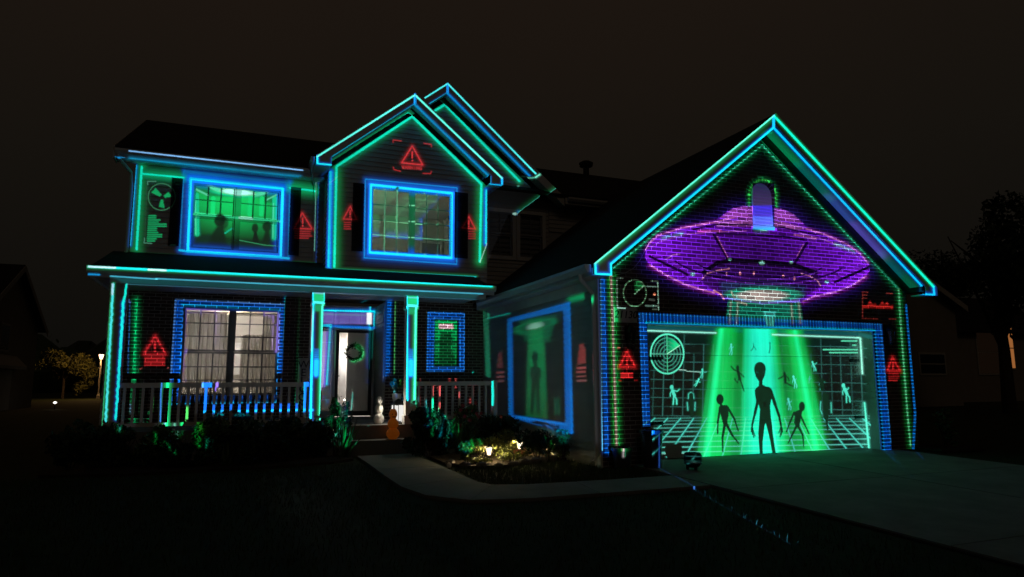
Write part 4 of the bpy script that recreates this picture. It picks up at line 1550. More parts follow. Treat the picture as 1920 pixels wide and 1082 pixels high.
# neighbour on the left, its gable end towards us
def house_box(name, x0, x1, y0, y1, zw, rz_, label, ridge='y', mat='neigh'):
    t = thing(name, ((x0 + x1) / 2, y0, 0), label, 'house')
    wb = MB().box(x0, x1, y0, y1, -0.2, zw)
    o = 0.4
    if ridge == 'y':
        xm = (x0 + x1) / 2
        wb.prism([(x0, y0, zw), (x1, y0, zw), (xm, y0, rz_ - 0.15)], (0, y1 - y0, 0))
        k = (rz_ - zw) / (xm - x0)
        roof = [[(x0 - o, y0 - o, zw - k * o), (xm, y0 - o, rz_), (xm, y1 + o, rz_), (x0 - o, y1 + o, zw - k * o)], [(xm, y0 - o, rz_), (x1 + o, y0 - o, zw - k * o), (x1 + o, y1 + o, zw - k * o), (xm, y1 + o, rz_)]]
    else:
        ym = (y0 + y1) / 2
        wb.prism([(x0, y0, zw), (x0, ym, rz_ - 0.15), (x0, y1, zw)], (x1 - x0, 0, 0))
        k = (rz_ - zw) / (ym - y0)
        roof = [[(x0 - o, y0 - o, zw - k * o), (x1 + o, y0 - o, zw - k * o), (x1 + o, ym, rz_), (x0 - o, ym, rz_)], [(x1 + o, y1 + o, zw - k * o), (x0 - o, y1 + o, zw - k * o), (x0 - o, ym, rz_), (x1 + o, ym, rz_)]]
    wb.obj('wall', M[mat], t)
    rb = MB()
    for q in roof:
        rb.prism(q, (0, 0, -0.12))
    r_ = rb.obj('roof', M['shingle'], t)
    if ridge == 'y':
        for q, s in ((roof[0], 0), (roof[1], 1)):
            a, b = (q[0], q[1])
            MB().prism([(a[0], a[1] - 0.03, a[2] - 0.05), (b[0], b[1] - 0.03, b[2] - 0.05), (b[0], b[1] - 0.03, b[2] - 0.35), (a[0], a[1] - 0.03, a[2] - 0.35)], (0, 0.025, 0)).obj('rake_board', M['neigh_trim'], r_)
    else:
        for xx in (x0 - o - 0.02, x1 + o):
            for q in roof:
                a, b = (q[0], q[3])
                MB().prism([(xx, a[1], a[2] - 0.03), (xx, b[1], b[2] - 0.03), (xx, b[1], b[2] - 0.35), (xx, a[1], a[2] - 0.35)], (0.025, 0, 0)).obj('rake_board', M['neigh_trim'], r_)
    return t


def far_window(t, x0, x1, Y, z0, z1, pane, side=None):
    if side is None:
        f = MB().box(x0 - 0.1, x1 + 0.1, Y - 0.05, Y - 0.002, z0 - 0.1, z1 + 0.1).obj('window', M['neigh_trim'], t)
        MB().box(x0, x1, Y - 0.06, Y - 0.051, z0, (z0 + z1) / 2 - 0.03).obj('pane', pane, f)
        MB().box(x0, x1, Y - 0.06, Y - 0.051, (z0 + z1) / 2 + 0.03, z1).obj('pane', pane, f)
    else:
        f = MB().box(side + 0.002, side + 0.05, x0 - 0.1, x1 + 0.1, z0 - 0.1, z1 + 0.1).obj('window', M['neigh_trim'], t)
        MB().box(side + 0.051, side + 0.06, x0, x1, z0, z1).obj('pane', pane, f)


e = PY(73, 600, 46.0)
nl = house_box('neighbour_house', e[0] - 9.5, e[0], 36.0, 46.0, 4.6, 7.4, 'dim tan two storey neighbour house beyond the side lawn, partly lit by the street lamp', ridge='x')
far_window(nl, 39.6, 40.8, 0, 3.0, 4.2, M['dark_glass'], side=e[0])
MB().prism([(e[0], 37.5, 2.75), (e[0] + 0.5, 37.5, 2.2), (e[0] + 0.5, 37.5, 2.05), (e[0], 37.5, 2.3)], (0, 5.0, 0)).obj('side_roof', M['neigh_trim'], nl)
MB().box(e[0] + 0.003, e[0] + 0.05, 38.2, 41.8, 0.0, 2.0).obj('side_door', M['neigh_trim'], nl)

# neighbour on the right, behind the garage
a, b = PY(1588, 420, 23.5), PY(1760, 420, 23.5)
nr = house_box('neighbour_house', a[0] - 6.0, b[0] + 0.6, 23.5, 33.0, 5.3, 8.6, 'dark neighbour house right behind the garage with one gable', ridge='y', mat='neigh')
wA, wB = PY(1728, 700, 23.45), PY(1770, 665, 23.45)
far_window(nr, wA[0], wB[0], 23.5, wA[2], wB[2], M['dark_glass'])
a = PY(1800, 600, 27.0)
nf = house_box('neighbour_house', a[0] - 1.0, a[0] + 10.0, 27.0, 36.0, 4.4, 7.0, 'neighbour house at the far right with one orange lit window', ridge='x')
M['lit_pane'] = mat_emit('lit_window_orange', (1.0, 0.36, 0.10), 0.30)
M['dim_pane'] = mat_emit('lit_window_dim', (1.0, 0.55, 0.30), 0.005)
for (p0, p1, mt) in (((1880, 690), (1896, 616), 'lit_pane'), ((1838, 700), (1867, 622), 'dim_pane')):
    u, v = PY(p0[0], p0[1], 26.95), PY(p1[0], p1[1], 26.95)
    far_window(nf, u[0], v[0], 27.0, u[2], v[2], M[mt])

# big dark trees on the right
for (px, py, Y, hgt, cr, n_, lab) in ((1890, 740, 17.5, 9.6, (2.7, 2.4, 2.9), 5200, 'tall dark tree at the right edge in front of the neighbour houses'),
                                      (1790, 735, 30.0, 11.5, (3.0, 2.6, 3.0), 4200, 'loose dark tree rising behind the roofs right of the garage')):
    q = PY(px, py, Y)
    tree('dark_tree', (q[0], Y, -0.03), hgt, (0, 0, hgt * 0.66), cr, n_, 0.13, 'leaf_dark', lab)

# small stake light far down the side lawn
q = PZ(102, 768, -0.03)
t = thing('stake_light', (q[0], q[1], -0.03), 'tiny white stake light far down the side lawn', 'garden light')
MB().tube([(0, 0, 0), (0, 0, 0.3)], 0.02, 6).obj('stake', M['black'], t, local=True)
MB().lathe([(0.02, 0.3), (0.09, 0.36), (0.02, 0.42)], 8).obj('bulb', mat_emit('stake_bulb', (1.0, 0.9, 0.8), 4.0), t, local=True)

# far-off wood round the estate
mb = MB()
rg = np.random.default_rng(11)
for i in range(150):
    an = math.radians(-75 + 150 * i / 149.0)
    R_ = 135 + rg.uniform(-12, 12)
    cx, cy = R_ * math.sin(an), R_ * math.cos(an)
    hh = rg.uniform(4.5, 9.5)
    prof = [(hh * 0.45, -0.5), (hh * 0.62, hh * 0.35), (hh * 0.5, hh * 0.7), (hh * 0.12, hh)]
    mb.lathe(prof, 7, (cx, cy, 0), rg.random())
    leaf_cloud(mb, (cx, cy, hh * 0.55), (hh * 0.75, hh * 0.6, hh * 0.62), 40, 0.55, seed=i)
prop(mb.obj('distant_wood', M['leaf_dark']), 'dark far-off belt of trees along the horizon', 'wood', kind='stuff')
# ================================================================== the projector on the lawn
# It stands right of the camera, out of the frame; where it stands follows from how its lines break on the
# porch railing and run out over the driveway in the photograph.
class Proj:
    def __init__(s, p, az, el, tx, ty0, ty1, iw, ih):
        s.p = np.array(p)
        a, e_ = math.radians(az), math.radians(el)
        s.fw = np.array([math.sin(a) * math.cos(e_), math.cos(a) * math.cos(e_), math.sin(e_)])
        s.rt = np.array([math.cos(a), -math.sin(a), 0.0])
        s.up = np.cross(s.rt, s.fw)
        s.tx, s.ty0, s.ty1, s.iw, s.ih = tx, ty0, ty1, iw, ih      # half width and lower / upper limits in tangent units
        s.img = np.zeros((ih, iw, 3), np.float32)


BIG = Proj((3.50, 1.50, 0.16), 10.5, 13.0, 0.97, -0.33, 0.56, 3400, 1560)
SMALL = Proj((1.60, 1.00, 0.16), 3.0, 6.0, 0.13, -0.12, 0.15, 900, 940)     # throws the entry
S2 = 2.0                                  # picture painting: two texels per photo pixel


class Layer:
    """one picture field, painted in photograph pixels, then thrown on the plane it belongs to"""

    def __init__(s, x0, y0, x1, y1):
        s.x0, s.y0 = x0, y0
        s.w, s.h = int((x1 - x0) * S2), int((y1 - y0) * S2)
        s.a = np.zeros((s.h, s.w, 3), np.float32)

    def win(s, xa, ya, xb, yb):
        i0, i1 = max(0, int((xa - s.x0) * S2)), min(s.w, int((xb - s.x0) * S2) + 2)
        j0, j1 = max(0, int((ya - s.y0) * S2)), min(s.h, int((yb - s.y0) * S2) + 2)
        if i1 <= i0 or j1 <= j0:
            return None
        gx = (np.arange(i0, i1, dtype=np.float32) + 0.5) / S2 + s.x0
        gy = (np.arange(j0, j1, dtype=np.float32) + 0.5) / S2 + s.y0
        return slice(j0, j1), slice(i0, i1), gx[None, :], gy[:, None]

    def put(s, sl, cov, col, op):
        c = np.asarray(col, np.float32)
        r = s.a[sl]
        if op == 'max':
            s.a[sl] = np.maximum(r, cov[..., None] * c)
        elif op == 'add':
            s.a[sl] = r + cov[..., None] * c
        elif op == 'over':
            s.a[sl] = r * (1 - cov[..., None]) + cov[..., None] * c

    def line(s, pts, w_, col, glow=0.0, gcol=None, ga=0.35, op='max', taper=None):
        gcol = gcol if gcol is not None else col
        for k in range(len(pts) - 1):
            (xa, ya), (xb, yb) = pts[k], pts[k + 1]
            pad = w_ + glow * 2.2 + 2
            q = s.win(min(xa, xb) - pad, min(ya, yb) - pad, max(xa, xb) + pad, max(ya, yb) + pad)
            if q is None:
                continue
            sy, sx_, gx, gy = q
            dx, dy = xb - xa, yb - ya
            L2 = dx * dx + dy * dy + 1e-9
            t = np.clip(((gx - xa) * dx + (gy - ya) * dy) / L2, 0, 1)
            d = np.hypot(gx - xa - t * dx, gy - ya - t * dy)
            ww = w_ if taper is None else w_ * (1 + (taper - 1) * t)
            cov = np.clip((ww / 2 - d) / 1.1 + 0.5, 0, 1)
            if glow > 0:
                s.put((sy, sx_), ga * np.exp(-(np.maximum(d - w_ / 2, 0) / glow) ** 1.6), gcol, 'max')
            s.put((sy, sx_), cov, col, op)
        return s

    def poly(s, pts, col, soft=1.0, op='max', alpha=1.0, grad=None):
        """convex or concave polygon (even-odd), soft edge by distance to the outline"""
        xs, ys_ = [p[0] for p in pts], [p[1] for p in pts]
        q = s.win(min(xs) - 2 * soft, min(ys_) - 2 * soft, max(xs) + 2 * soft, max(ys_) + 2 * soft)
        if q is None:
            return s
        sy, sx_, gx, gy = q
        shp = (gy.shape[0], gx.shape[1])
        ins = np.zeros(shp, bool)
        dist = np.full(shp, 1e9, np.float32)
        n_ = len(pts)
        for k in range(n_):
            (xa, ya), (xb, yb) = pts[k], pts[(k + 1) % n_]
            dx, dy = xb - xa, yb - ya
            t = np.clip(((gx - xa) * dx + (gy - ya) * dy) / (dx * dx + dy * dy + 1e-9), 0, 1)
            dist = np.minimum(dist, np.hypot(gx - xa - t * dx, gy - ya - t * dy))
            if ya != yb:
                c = ((gy >= ya) != (gy >= yb)) & (gx < dx * (gy - ya) / dy + xa)
                ins ^= c
        sd = np.where(ins, dist, -dist)
        cov = np.clip(sd / soft + 0.5, 0, 1) * alpha
        if grad is not None:
            cov = cov * grad(gx, gy)
        s.put((sy, sx_), cov, col, op)
        return s

    def ell(s, cx, cy, rx, ry, col, soft=1.0, op='max', alpha=1.0, ring=None, rot=0.0):
        m = max(rx, ry) + 3 + 2 * soft
        q = s.win(cx - m, cy - m, cx + m, cy + m)
        if q is None:
            return s
        sy, sx_, gx, gy = q
        c, sn = math.cos(rot), math.sin(rot)
        u = (gx - cx) * c + (gy - cy) * sn
        v = -(gx - cx) * sn + (gy - cy) * c
        r = np.hypot(u / rx, v / ry)
        d = (1 - r) * min(rx, ry)
        if ring:
            cov = np.clip((ring / 2 - np.abs(d)) / soft + 0.5, 0, 1)
        else:
            cov = np.clip(d / soft + 0.5, 0, 1)
        s.put((sy, sx_), cov * alpha, col, op)
        return s

    def frame(s, quad, w_, col, **k):
        return s.line(list(quad) + [quad[0]], w_, col, **k)

    def blur(s, n_):
        for ax in (0, 1):
            for _ in range(2):
                c = np.cumsum(np.pad(s.a, [(n_ + 1, n_) if i == ax else (0, 0) for i in range(3)], mode='edge'), axis=ax)
                s.a = (np.take(c, range(2 * n_ + 1, c.shape[ax]), axis=ax) - np.take(c, range(0, c.shape[ax] - 2 * n_ - 1), axis=ax)) / (2 * n_ + 1)
        return s

    def throw(s, nrm, dist, gain=1.0, comp=1.0, pr=None):
        """project the field from the projector on the plane nrm.P = dist"""
        pr = pr or BIG
        P0, PFW, PRT, PUP = pr.p, pr.fw, pr.rt, pr.up
        TX, TY0, TY1, IW, IH = pr.tx, pr.ty0, pr.ty1, pr.iw, pr.ih
        nrm = np.asarray(nrm, float)
        us, vs = [], []
        for fx in (0, 0.5, 1):
            for fy in (0, 0.5, 1):
                d = ray(s.x0 + fx * s.w / S2, s.y0 + fy * s.h / S2)
                den = d @ nrm
                t = (dist - CAMP @ nrm) / den
                if t <= 0:
                    continue
                p_ = CAMP + d * t - P0
                f = p_ @ PFW
                if f <= 0.05:
                    continue
                us.append((p_ @ PRT) / f)
                vs.append((p_ @ PUP) / f)
        if not us:
            return
        i0 = max(0, int((min(us) / TX + 1) / 2 * IW) - 3)
        i1 = min(IW, int((max(us) / TX + 1) / 2 * IW) + 4)
        j0 = max(0, int((min(vs) - TY0) / (TY1 - TY0) * IH) - 3)
        j1 = min(IH, int((max(vs) - TY0) / (TY1 - TY0) * IH) + 4)
        if i1 <= i0 or j1 <= j0:
            return
        uu = ((np.arange(i0, i1) + 0.5) / IW * 2 - 1) * TX
        vv = TY0 + (np.arange(j0, j1) + 0.5) / IH * (TY1 - TY0)
        D = PFW[None, None] + uu[None, :, None] * PRT + vv[:, None, None] * PUP
        den = D @ nrm
        t = (dist - P0 @ nrm) / np.where(np.abs(den) < 1e-6, 1e-6, den)
        P = P0 + D * t[..., None]
        C = (P - CAMP) @ MC.T
        ok = (t > 0) & (C[..., 2] > 0.1)
        cz = np.where(ok, C[..., 2], 1)
        px = (960 + FPX * C[..., 0] / cz - s.x0) * S2 - 0.5
        py = (541 + FPX * C[..., 1] / cz - s.y0) * S2 - 0.5
        ok &= (px >= 0) & (py >= 0) & (px < s.w - 1.01) & (py < s.h - 1.01)
        px, py = np.where(ok, px, 0), np.where(ok, py, 0)
        ix, iy = px.astype(int), py.astype(int)
        fx, fy = (px - ix)[..., None], (py - iy)[..., None]
        A = s.a
        v = (A[iy, ix] * (1 - fx) + A[iy, ix + 1] * fx) * (1 - fy) + (A[iy + 1, ix] * (1 - fx) + A[iy + 1, ix + 1] * fx) * fy
        r2 = (t ** 2) * (D ** 2).sum(-1)
        cs = np.abs(den) / np.sqrt((D ** 2).sum(-1))
        g = gain * (r2 / 100.0) ** comp / np.maximum(cs, 0.22)
        v = v * (g * ok)[..., None]
        pr.img[j0:j1, i0:i1] = np.maximum(pr.img[j0:j1, i0:i1], v.astype(np.float32))


CY, CB, BLU, DB = (0.0, 0.78, 1.0), (0.0, 0.50, 1.0), (0.0, 0.16, 1.0), (0.0, 0.05, 0.38)
LG, GRN, PAL, RED, PUR = (0.0, 0.92, 0.62), (0.0, 0.55, 0.16), (0.45, 0.95, 0.85), (0.72, 0.035, 0.045), (0.22, 0.07, 0.85)
NY, NX = (0, 1, 0), (1, 0, 0)


def sc3(c, k):
    return tuple(x * k for x in c)


STROKE = {'W': [(0, 0, .25, 1), (.25, 1, .5, .3), (.5, .3, .75, 1), (.75, 1, 1, 0)], 'A': [(0, 1, .5, 0), (.5, 0, 1, 1), (.2, .65, .8, .65)],
          'R': [(0, 0, 0, 1), (0, 0, .9, .1), (.9, .1, .9, .45), (.9, .45, 0, .5), (.3, .5, 1, 1)], 'N': [(0, 1, 0, 0), (0, 0, 1, 1), (1, 1, 1, 0)],
          'I': [(.5, 0, .5, 1)], 'G': [(1, .1, .2, 0), (.2, 0, 0, .5), (0, .5, .2, 1), (.2, 1, 1, .95), (1, .95, 1, .55), (1, .55, .6, .55)]}


def words(L, txt, xa, ya, xb, yb, h, w_, col):
    n_ = len(txt)
    for i, ch in enumerate(txt):
        fx, fy = xa + (xb - xa) * i / n_, ya + (yb - ya) * i / n_
        cw = (xb - xa) / n_ * 0.7
        for (a, b, c, d) in STROKE[ch]:
            L.line([(fx + a * cw, fy + b * h), (fx + c * cw, fy + d * h)], w_, col)


def warning(L, ap, lf, rt, col=RED, w_=2.4, k=1.0):
    L.frame([ap, rt, lf], w_, sc3(col, k), glow=3, ga=0.25)
    cx = (ap[0] + (lf[0] + rt[0]) / 2) / 2
    hb = (lf[1] + rt[1]) / 2 - ap[1]
    L.line([(cx, ap[1] + hb * 0.34), (cx, ap[1] + hb * 0.66)], w_ * 1.25, sc3(col, k))
    L.ell(cx, ap[1] + hb * 0.82, w_ * 0.7, w_ * 0.7, sc3(col, k))


def lines_block(L, x0, x1, y0, y1, n_, col, w_=1.8, slope=0.0):
    for i in range(n_):
        y = y0 + (y1 - y0) * i / max(1, n_ - 1)
        e = x1 - (x1 - x0) * random.choice([0, 0, 0.08, 0.2])
        L.line([(x0, y), (e, y + slope * (e - x0))], w_, col)


# --- A: left upper eave
L = Layer(200, 270, 580, 345)
L.line([(240, 282), (566, 318.5)], 2.4, (0.22, 0.50, 0.95))
L.line([(245, 298.3), (563, 333)], 3.2, (0.0, 0.42, 0.85), glow=3)
L.line([(218, 294.8), (234, 297)], 3, (0.0, 0.25, 0.62))
L.throw(NY, 14.37)

# --- B: wall of the upper left storey
L = Layer(225, 300, 620, 500)
for x in range(0, 14):
    pass
L.poly([(344, 318), (543, 341), (543, 352), (345, 333)], (0.0, 0.10, 0.34), 3)
L.poly([(262, 313), (344, 321), (344, 331), (263, 324)], (0.0, 0.10, 0.03), 4)
L.poly([(543, 343), (592, 349), (592, 366), (543, 356)], (0.0, 0.12, 0.04), 4)
L.line([(265, 313), (255.5, 467)], 4.6, LG, glow=9, gcol=(0.0, 0.30, 0.08), ga=0.6)
L.line([(265, 325.5), (344, 333)], 3.6, LG, glow=8, gcol=(0.0, 0.36, 0.12), ga=0.7)
L.line([(543, 352), (591, 358)], 3.6, LG, glow=9, gcol=(0.0, 0.40, 0.12), ga=0.8)
L.line([(254, 311), (242.8, 459)], 4.4, CB, glow=3, gcol=BLU)
L.line([(251.8, 313), (241.5, 459)], 2.2, CY)
L.line([(344.5, 320), (336.5, 469)], 2.0, (0.0, 0.20, 0.55), glow=4, gcol=BLU, ga=0.3)
L.line([(543, 341), (540, 484)], 1.6, (0.0, 0.22, 0.55), glow=5, gcol=BLU, ga=0.35)
L.poly([(339, 340), (353, 340), (349, 470), (334, 469)], (0.0, 0.02, 0.12), 3)
L.line([(336, 469), (352, 471)], 4, CB, glow=4, gcol=BLU)
L.line([(525, 483), (541, 484.5)], 4, CB, glow=4, gcol=BLU)
fq = [(356.5, 334.5), (529.3, 352.8), (525.6, 482), (351, 470.8)]
L.frame(fq, 5.0, (0.0, 0.55, 1.0), glow=7, gcol=BLU, ga=0.65)
L.line([fq[0], fq[1]], 5, (0.0, 0.55, 1.0), glow=9, gcol=BLU, ga=0.9)
# trefoil dial and bar graph
L.ell(302.4, 369, 25, 25, (0.04, 0.24, 0.11), ring=1.5)
for (p1, p2, p3, p4) in (((283, 361), (291, 352), (302.5, 365), (299, 368.5)), ((315, 360), (322, 368), (309, 371), (306, 367)), ((297, 387.5), (308, 390.5), (305, 374), (301, 374))):
    L.poly([p1, p2, p3, p4], (0.0, 0.36, 0.11), 1.5)
ends = [320, 320, 380, 355, 470, 470, 330, 325, 350, 405, 400, 325, 300]
for i, e in enumerate(ends):
    y = 330 + (575 + i * 30.5) / 7.73
    L.line([(250 + (220 - i * 1.9) / 7.73, y), (250 + e / 7.73, y)], 2.7, (0.0, 0.36, 0.12))
for q in ([(276, 346), (276.3, 340), (292, 340)], [(270.5, 446), (269.5, 455.5), (284, 456.5)], [(329, 345), (335, 346)], [(318, 459), (327, 459)]):
    L.line(q, 1.8, (0.06, 0.28, 0.18))
L.line([(275, 346), (271, 446)], 0.9, (0.02, 0.10, 0.05))
warning(L, (566.3, 399), (551, 428), (585, 429.5), k=0.75)
lines_block(L, 552, 584, 433.5, 446, 4, sc3(RED, 0.42), 2.6, 0.02)
L.line([(592, 343), (589.2, 470)], 1.4, (0.12, 0.42, 0.36))
L.line([(617, 322), (592, 343)], 1.1, (0.08, 0.28, 0.26))
L.throw(NY, YW - 0.01, 1.25)

# --- the shade inside the left upper window: a green laboratory
L = Layer(345, 325, 540, 495)


def W3(x, y):
    return (340 + x / 6.365, 320 + y / 6.365)


def wp(*pts):
    return [W3(*p) for p in pts]


L.poly(wp((130, 140), (1195, 235), (1170, 1000), (100, 930)), (0.0, 0.42, 0.085), 2, grad=lambda gx, gy: np.clip(1.15 - np.abs(gy - (372 + (gx - 345) * 0.09)) / 62.0, 0.05, 1) * np.clip(1.1 - np.abs(gx - 442) / 150, 0.2, 1))
L.poly(wp((130, 140), (1195, 235), (1195, 400), (1000, 380), (900, 300), (330, 310), (240, 250), (130, 200)), (0.0, 0.10, 0.03), 5, 'over', 0.75)
L.ell(*W3(660, 262), 50, 9, (0.0, 0.50, 0.20), 5, 'max', rot=0.09)
L.ell(*W3(665, 255), 30, 5.5, (0.35, 0.95, 0.75), 3, 'max', rot=0.09)
L.ell(*W3(400, 215), 17, 4, (0.05, 0.50, 0.28), 3, rot=0.4)
L.ell(*W3(940, 275), 14, 4, (0.05, 0.50, 0.28), 3, rot=-0.2)
for (a, b) in (((180, 290), (185, 760)), ((1112, 330), (1105, 800))):
    L.line(wp(a, b), 9, (0.0, 0.38, 0.17), glow=3)
    L.line(wp((a[0] - 15, a[1] + 60), (b[0] - 15, b[1])), 2.0, (0.05, 0.55, 0.32))
L.line(wp((170, 220), (310, 290)), 4, (0.05, 0.4, 0.22))
L.line(wp((1130, 290), (1010, 350)), 3, (0.05, 0.4, 0.22))
L.line(wp((140, 512), (1150, 598)), 5.0, (0.02, 0.66, 0.24), glow=2)  # brighter bar painted where the meeting rail catches the light
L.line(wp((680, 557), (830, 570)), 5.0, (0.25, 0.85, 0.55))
for a in (380, 960, 820):
    L.line(wp((a, 330), (a - 10, 520)), 9, (0.0, 0.48, 0.12), ga=0.4, glow=4)
L.poly(wp((90, 800), (330, 760), (560, 890), (680, 830), (1180, 900), (1170, 1010), (90, 940)), (0.0, 0.015, 0.008), 6, 'over', 0.93)
blk = (0.0, 0.008, 0.003)
L.ell(*W3(455, 590), 10.5, 12.5, blk, 3, 'over', 0.95)
L.ell(*W3(505, 620), 8.5, 12, blk, 4, 'over', 0.75)
L.poly(wp((425, 660), (500, 660), (520, 770), (540, 900), (300, 900), (360, 760)), blk, 5, 'over', 0.93)
L.ell(*W3(877, 685), 6.0, 8.6, blk, 2, 'over', 0.92)
L.line(wp((880, 740), (885, 830)), 5, blk, op='over', taper=2.4)
L.ell(*W3(1018, 665), 8.3, 9.8, blk, 3, 'over', 0.92)
L.poly(wp((1000, 720), (1045, 720), (1065, 850), (960, 850)), blk, 4, 'over', 0.9)
L.line(wp((690, 830), (1000, 890), (1180, 900)), 1.8, (0.02, 0.22, 0.09))
L.line(wp((520, 745), (600, 690)), 3.4, (0.0, 0.30, 0.16))
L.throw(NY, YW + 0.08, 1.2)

# --- lower brick wall of the porch
L = Layer(228, 545, 925, 800)
L.line([(255, 563), (249, 790)], 5.5, (0.0, 1.0, 0.30), glow=5, gcol=GRN, ga=0.5)
L.line([(243, 565), (237.5, 775)], 2.4, (0.02, 0.16, 0.55))
L.line([(241, 563), (243, 567)], 4, (0.1, 0.3, 0.9))
warning(L, (290.5, 630), (269, 664), (310, 664), col=(1.2, 0.05, 0.07), w_=3.6)
L.poly([(270, 668), (309, 668), (309, 686), (270, 686)], (0.8, 0.03, 0.04), 2, alpha=0.8)
for q in ([(266, 690), (262, 692)], [(313, 690), (316, 690)]):
    L.line(q, 2, (0.5, 0.1, 0.1))
bb = (0.0, 0.17, 1.1)
L.poly([(328, 561), (533, 570), (523, 581), (341, 571)], bb, 2, alpha=0.75)
L.poly([(328, 561), (342, 570), (334, 757), (316, 757)], bb, 2, alpha=0.85)
L.poly([(524, 580), (535, 570), (532, 757), (520, 757)], bb, 2, alpha=0.95)
L.line([(329, 561.5), (533, 570.5)], 2.5, (0.15, 0.55, 1.4))
L.line([(329, 561.5), (317, 757)], 3.0, (0.1, 0.45, 1.4))
L.line([(341, 572), (523, 580.5)], 4.2, CB, glow=3, gcol=BLU)
L.line([(341, 572), (334.5, 757)], 4.0, (0.0, 0.22, 1.0))
L.line([(523.5, 580.5), (519, 757)], 3.0, (0.0, 0.30, 1.0))
L.line([(536.5, 563), (532, 640)], 2.4, (0.1, 0.9, 0.35))
L.line([(317, 757), (533, 753.5)], 4.6, (0.0, 0.50, 1.1), glow=2, gcol=BLU)
L.poly([(317, 743), (533, 741), (533, 757), (317, 757)], (0.0, 0.14, 0.85), 2, alpha=0.7)
oq = [(802.9, 585.5), (870, 588), (869.4, 696), (800.8, 696)]
iq = [(813.3, 596.5), (862, 598), (863, 690.5), (811, 690)]
L.poly(oq, (0.0, 0.20, 1.25), 2, alpha=0.8)
L.poly([(815, 598), (860, 600), (861, 688), (813, 688)], (0, 0, 0), 2, 'over')
L.frame(oq, 2.4, (0.02, 0.42, 1.7))
L.frame(iq, 2.4, (0.02, 0.42, 1.7))
L.poly([(816, 600), (857, 602), (856, 686), (815, 685)], (0.0, 1.0, 0.26), 2, grad=lambda gx, gy: np.clip(1.15 - (gy - 600) / 95.0, 0.12, 1.0))
L.poly([(823, 608), (849, 608), (850, 616), (824, 616)], (2.2, 1.6, 2.0), 3)
L.poly([(826, 623), (846, 623), (849, 640), (845, 652), (852, 670), (850, 686), (822, 686), (824, 655), (824, 640)], (0.0, 0.12, 0.03), 4, 'over', 0.9)
L.line([(815, 642), (857, 642)], 3, (0, 0.05, 0.01), op='over')
L.line([(908, 585), (909.5, 703)], 3.4, (0.05, 1.1, 0.55))
L.throw(NY, YW, 1.0)

L = Layer(715, 550, 750, 725)
L.line([(729.5, 562), (725, 712)], 9.0, (0.0, 0.22, 1.3), glow=3, gcol=BLU)
L.line([(741, 562), (739.5, 712)], 2.0, (0.08, 0.45, 0.12))
L.throw(NY, YW, pr=SMALL)

# --- purple spill on the living-room curtains
L = Layer(335, 565, 535, 720)
L.poly([(344, 577), (405, 580), (405, 588), (344, 588)], (0.16, 0.09, 0.55), 3)
L.poly([(344, 577), (349, 577), (345, 715), (340, 715)], (0.14, 0.08, 0.5), 2)
L.poly([(404, 580), (410, 580), (408, 625), (406, 660)], (0.30, 0.22, 0.55), 2)
L.poly([(490, 583), (520, 585), (518, 660), (511, 660), (512, 597), (490, 592)], (0.16, 0.09, 0.5), 3)
L.throw(NY, YW + 0.2, 1.8)

# --- bay wall with the upper right window
L = Layer(600, 205, 930, 515)
L.line([(630.5, 312), (626.5, 500)], 4.6, LG, glow=8, gcol=(0.0, 0.30, 0.07), ga=0.65)
L.line([(630.5, 312), (772.7, 218), (902.5, 345), (899.5, 490)], 4.6, LG, glow=6, gcol=(0.0, 0.30, 0.10), ga=0.5)
L.line([(902.5, 345), (899.5, 490)], 4.6, LG, glow=7, gcol=(0.0, 0.32, 0.08), ga=0.65)
L.line([(620.5, 322), (616.5, 500)], 4.5, CB, glow=3.5, gcol=BLU, ga=0.9)
L.line([(618.8, 322), (614.8, 500)], 2.6, CY)
L.line([(912, 357), (911, 456)], 4.0, CY, glow=4, gcol=BLU, ga=0.8)
L.line([(913.5, 455), (900, 492)], 1.6, (0.3, 0.7, 0.55))
oq = [(685, 335.5), (856.6, 352), (856, 495.5), (682.7, 483.5)]
iq = [(695.4, 346), (846.7, 362), (845.5, 483.3), (693, 473)]
L.poly([oq[0], oq[1], iq[1], iq[0]], (0.0, 0.10, 0.60), 2)
L.poly([oq[3], oq[2], iq[2], iq[3]], (0.0, 0.10, 0.60), 2)
L.poly([oq[0], iq[0], iq[3], oq[3]], (0.0, 0.015, 0.10), 2)
L.poly([oq[1], iq[1], iq[2], oq[2]], (0.0, 0.02, 0.14), 2)
L.frame(oq, 2.0, (0.0, 0.30, 0.95), glow=4, gcol=BLU, ga=0.3)
L.frame(iq, 4.6, (0.0, 0.60, 1.0), glow=5, gcol=BLU, ga=0.8)
L.line([iq[0], iq[1]], 4.6, (0.0, 0.55, 1.0), glow=8, gcol=BLU, ga=0.9)
L.line([iq[3], iq[2]], 4.6, (0.0, 0.55, 1.0), glow=9, gcol=BLU, ga=0.9)
L.poly([(699, 350), (843, 366), (842, 480), (697, 469)], (0.0, 0.24, 0.08), 2, grad=lambda gx, gy: np.clip(1.0 - (gx - 700) / 330.0 - (gy - 350) / 300, 0.25, 1))
L.line([(745, 352), (712, 400)], 5, (0, 0.05, 0.02), op='over')
L.line([(806, 372), (776, 402)], 4, (0.05, 0.25, 0.13))
for (x0, x1) in ((721, 721.5), (745, 745), (796, 796.5), (819, 819.5)):
    L.line([(x0, 352 + (x0 - 699) * 0.108), (x1, 470 + (x0 - 699) * 0.07)], 2.2, (0.2, 1.1, 0.5))
for (y0, y1) in ((377, 393), (409, 421.5), (440.5, 450)):
    L.line([(700, y0), (768, (y0 + y1) / 2)], 2.2, (0.25, 1.1, 0.55))
    L.line([(772, (y0 + y1) / 2), (842, y1)], 2.2, (0.25, 1.1, 0.55))
warning(L, (772.8, 273.5), (753, 305), (792.4, 309))
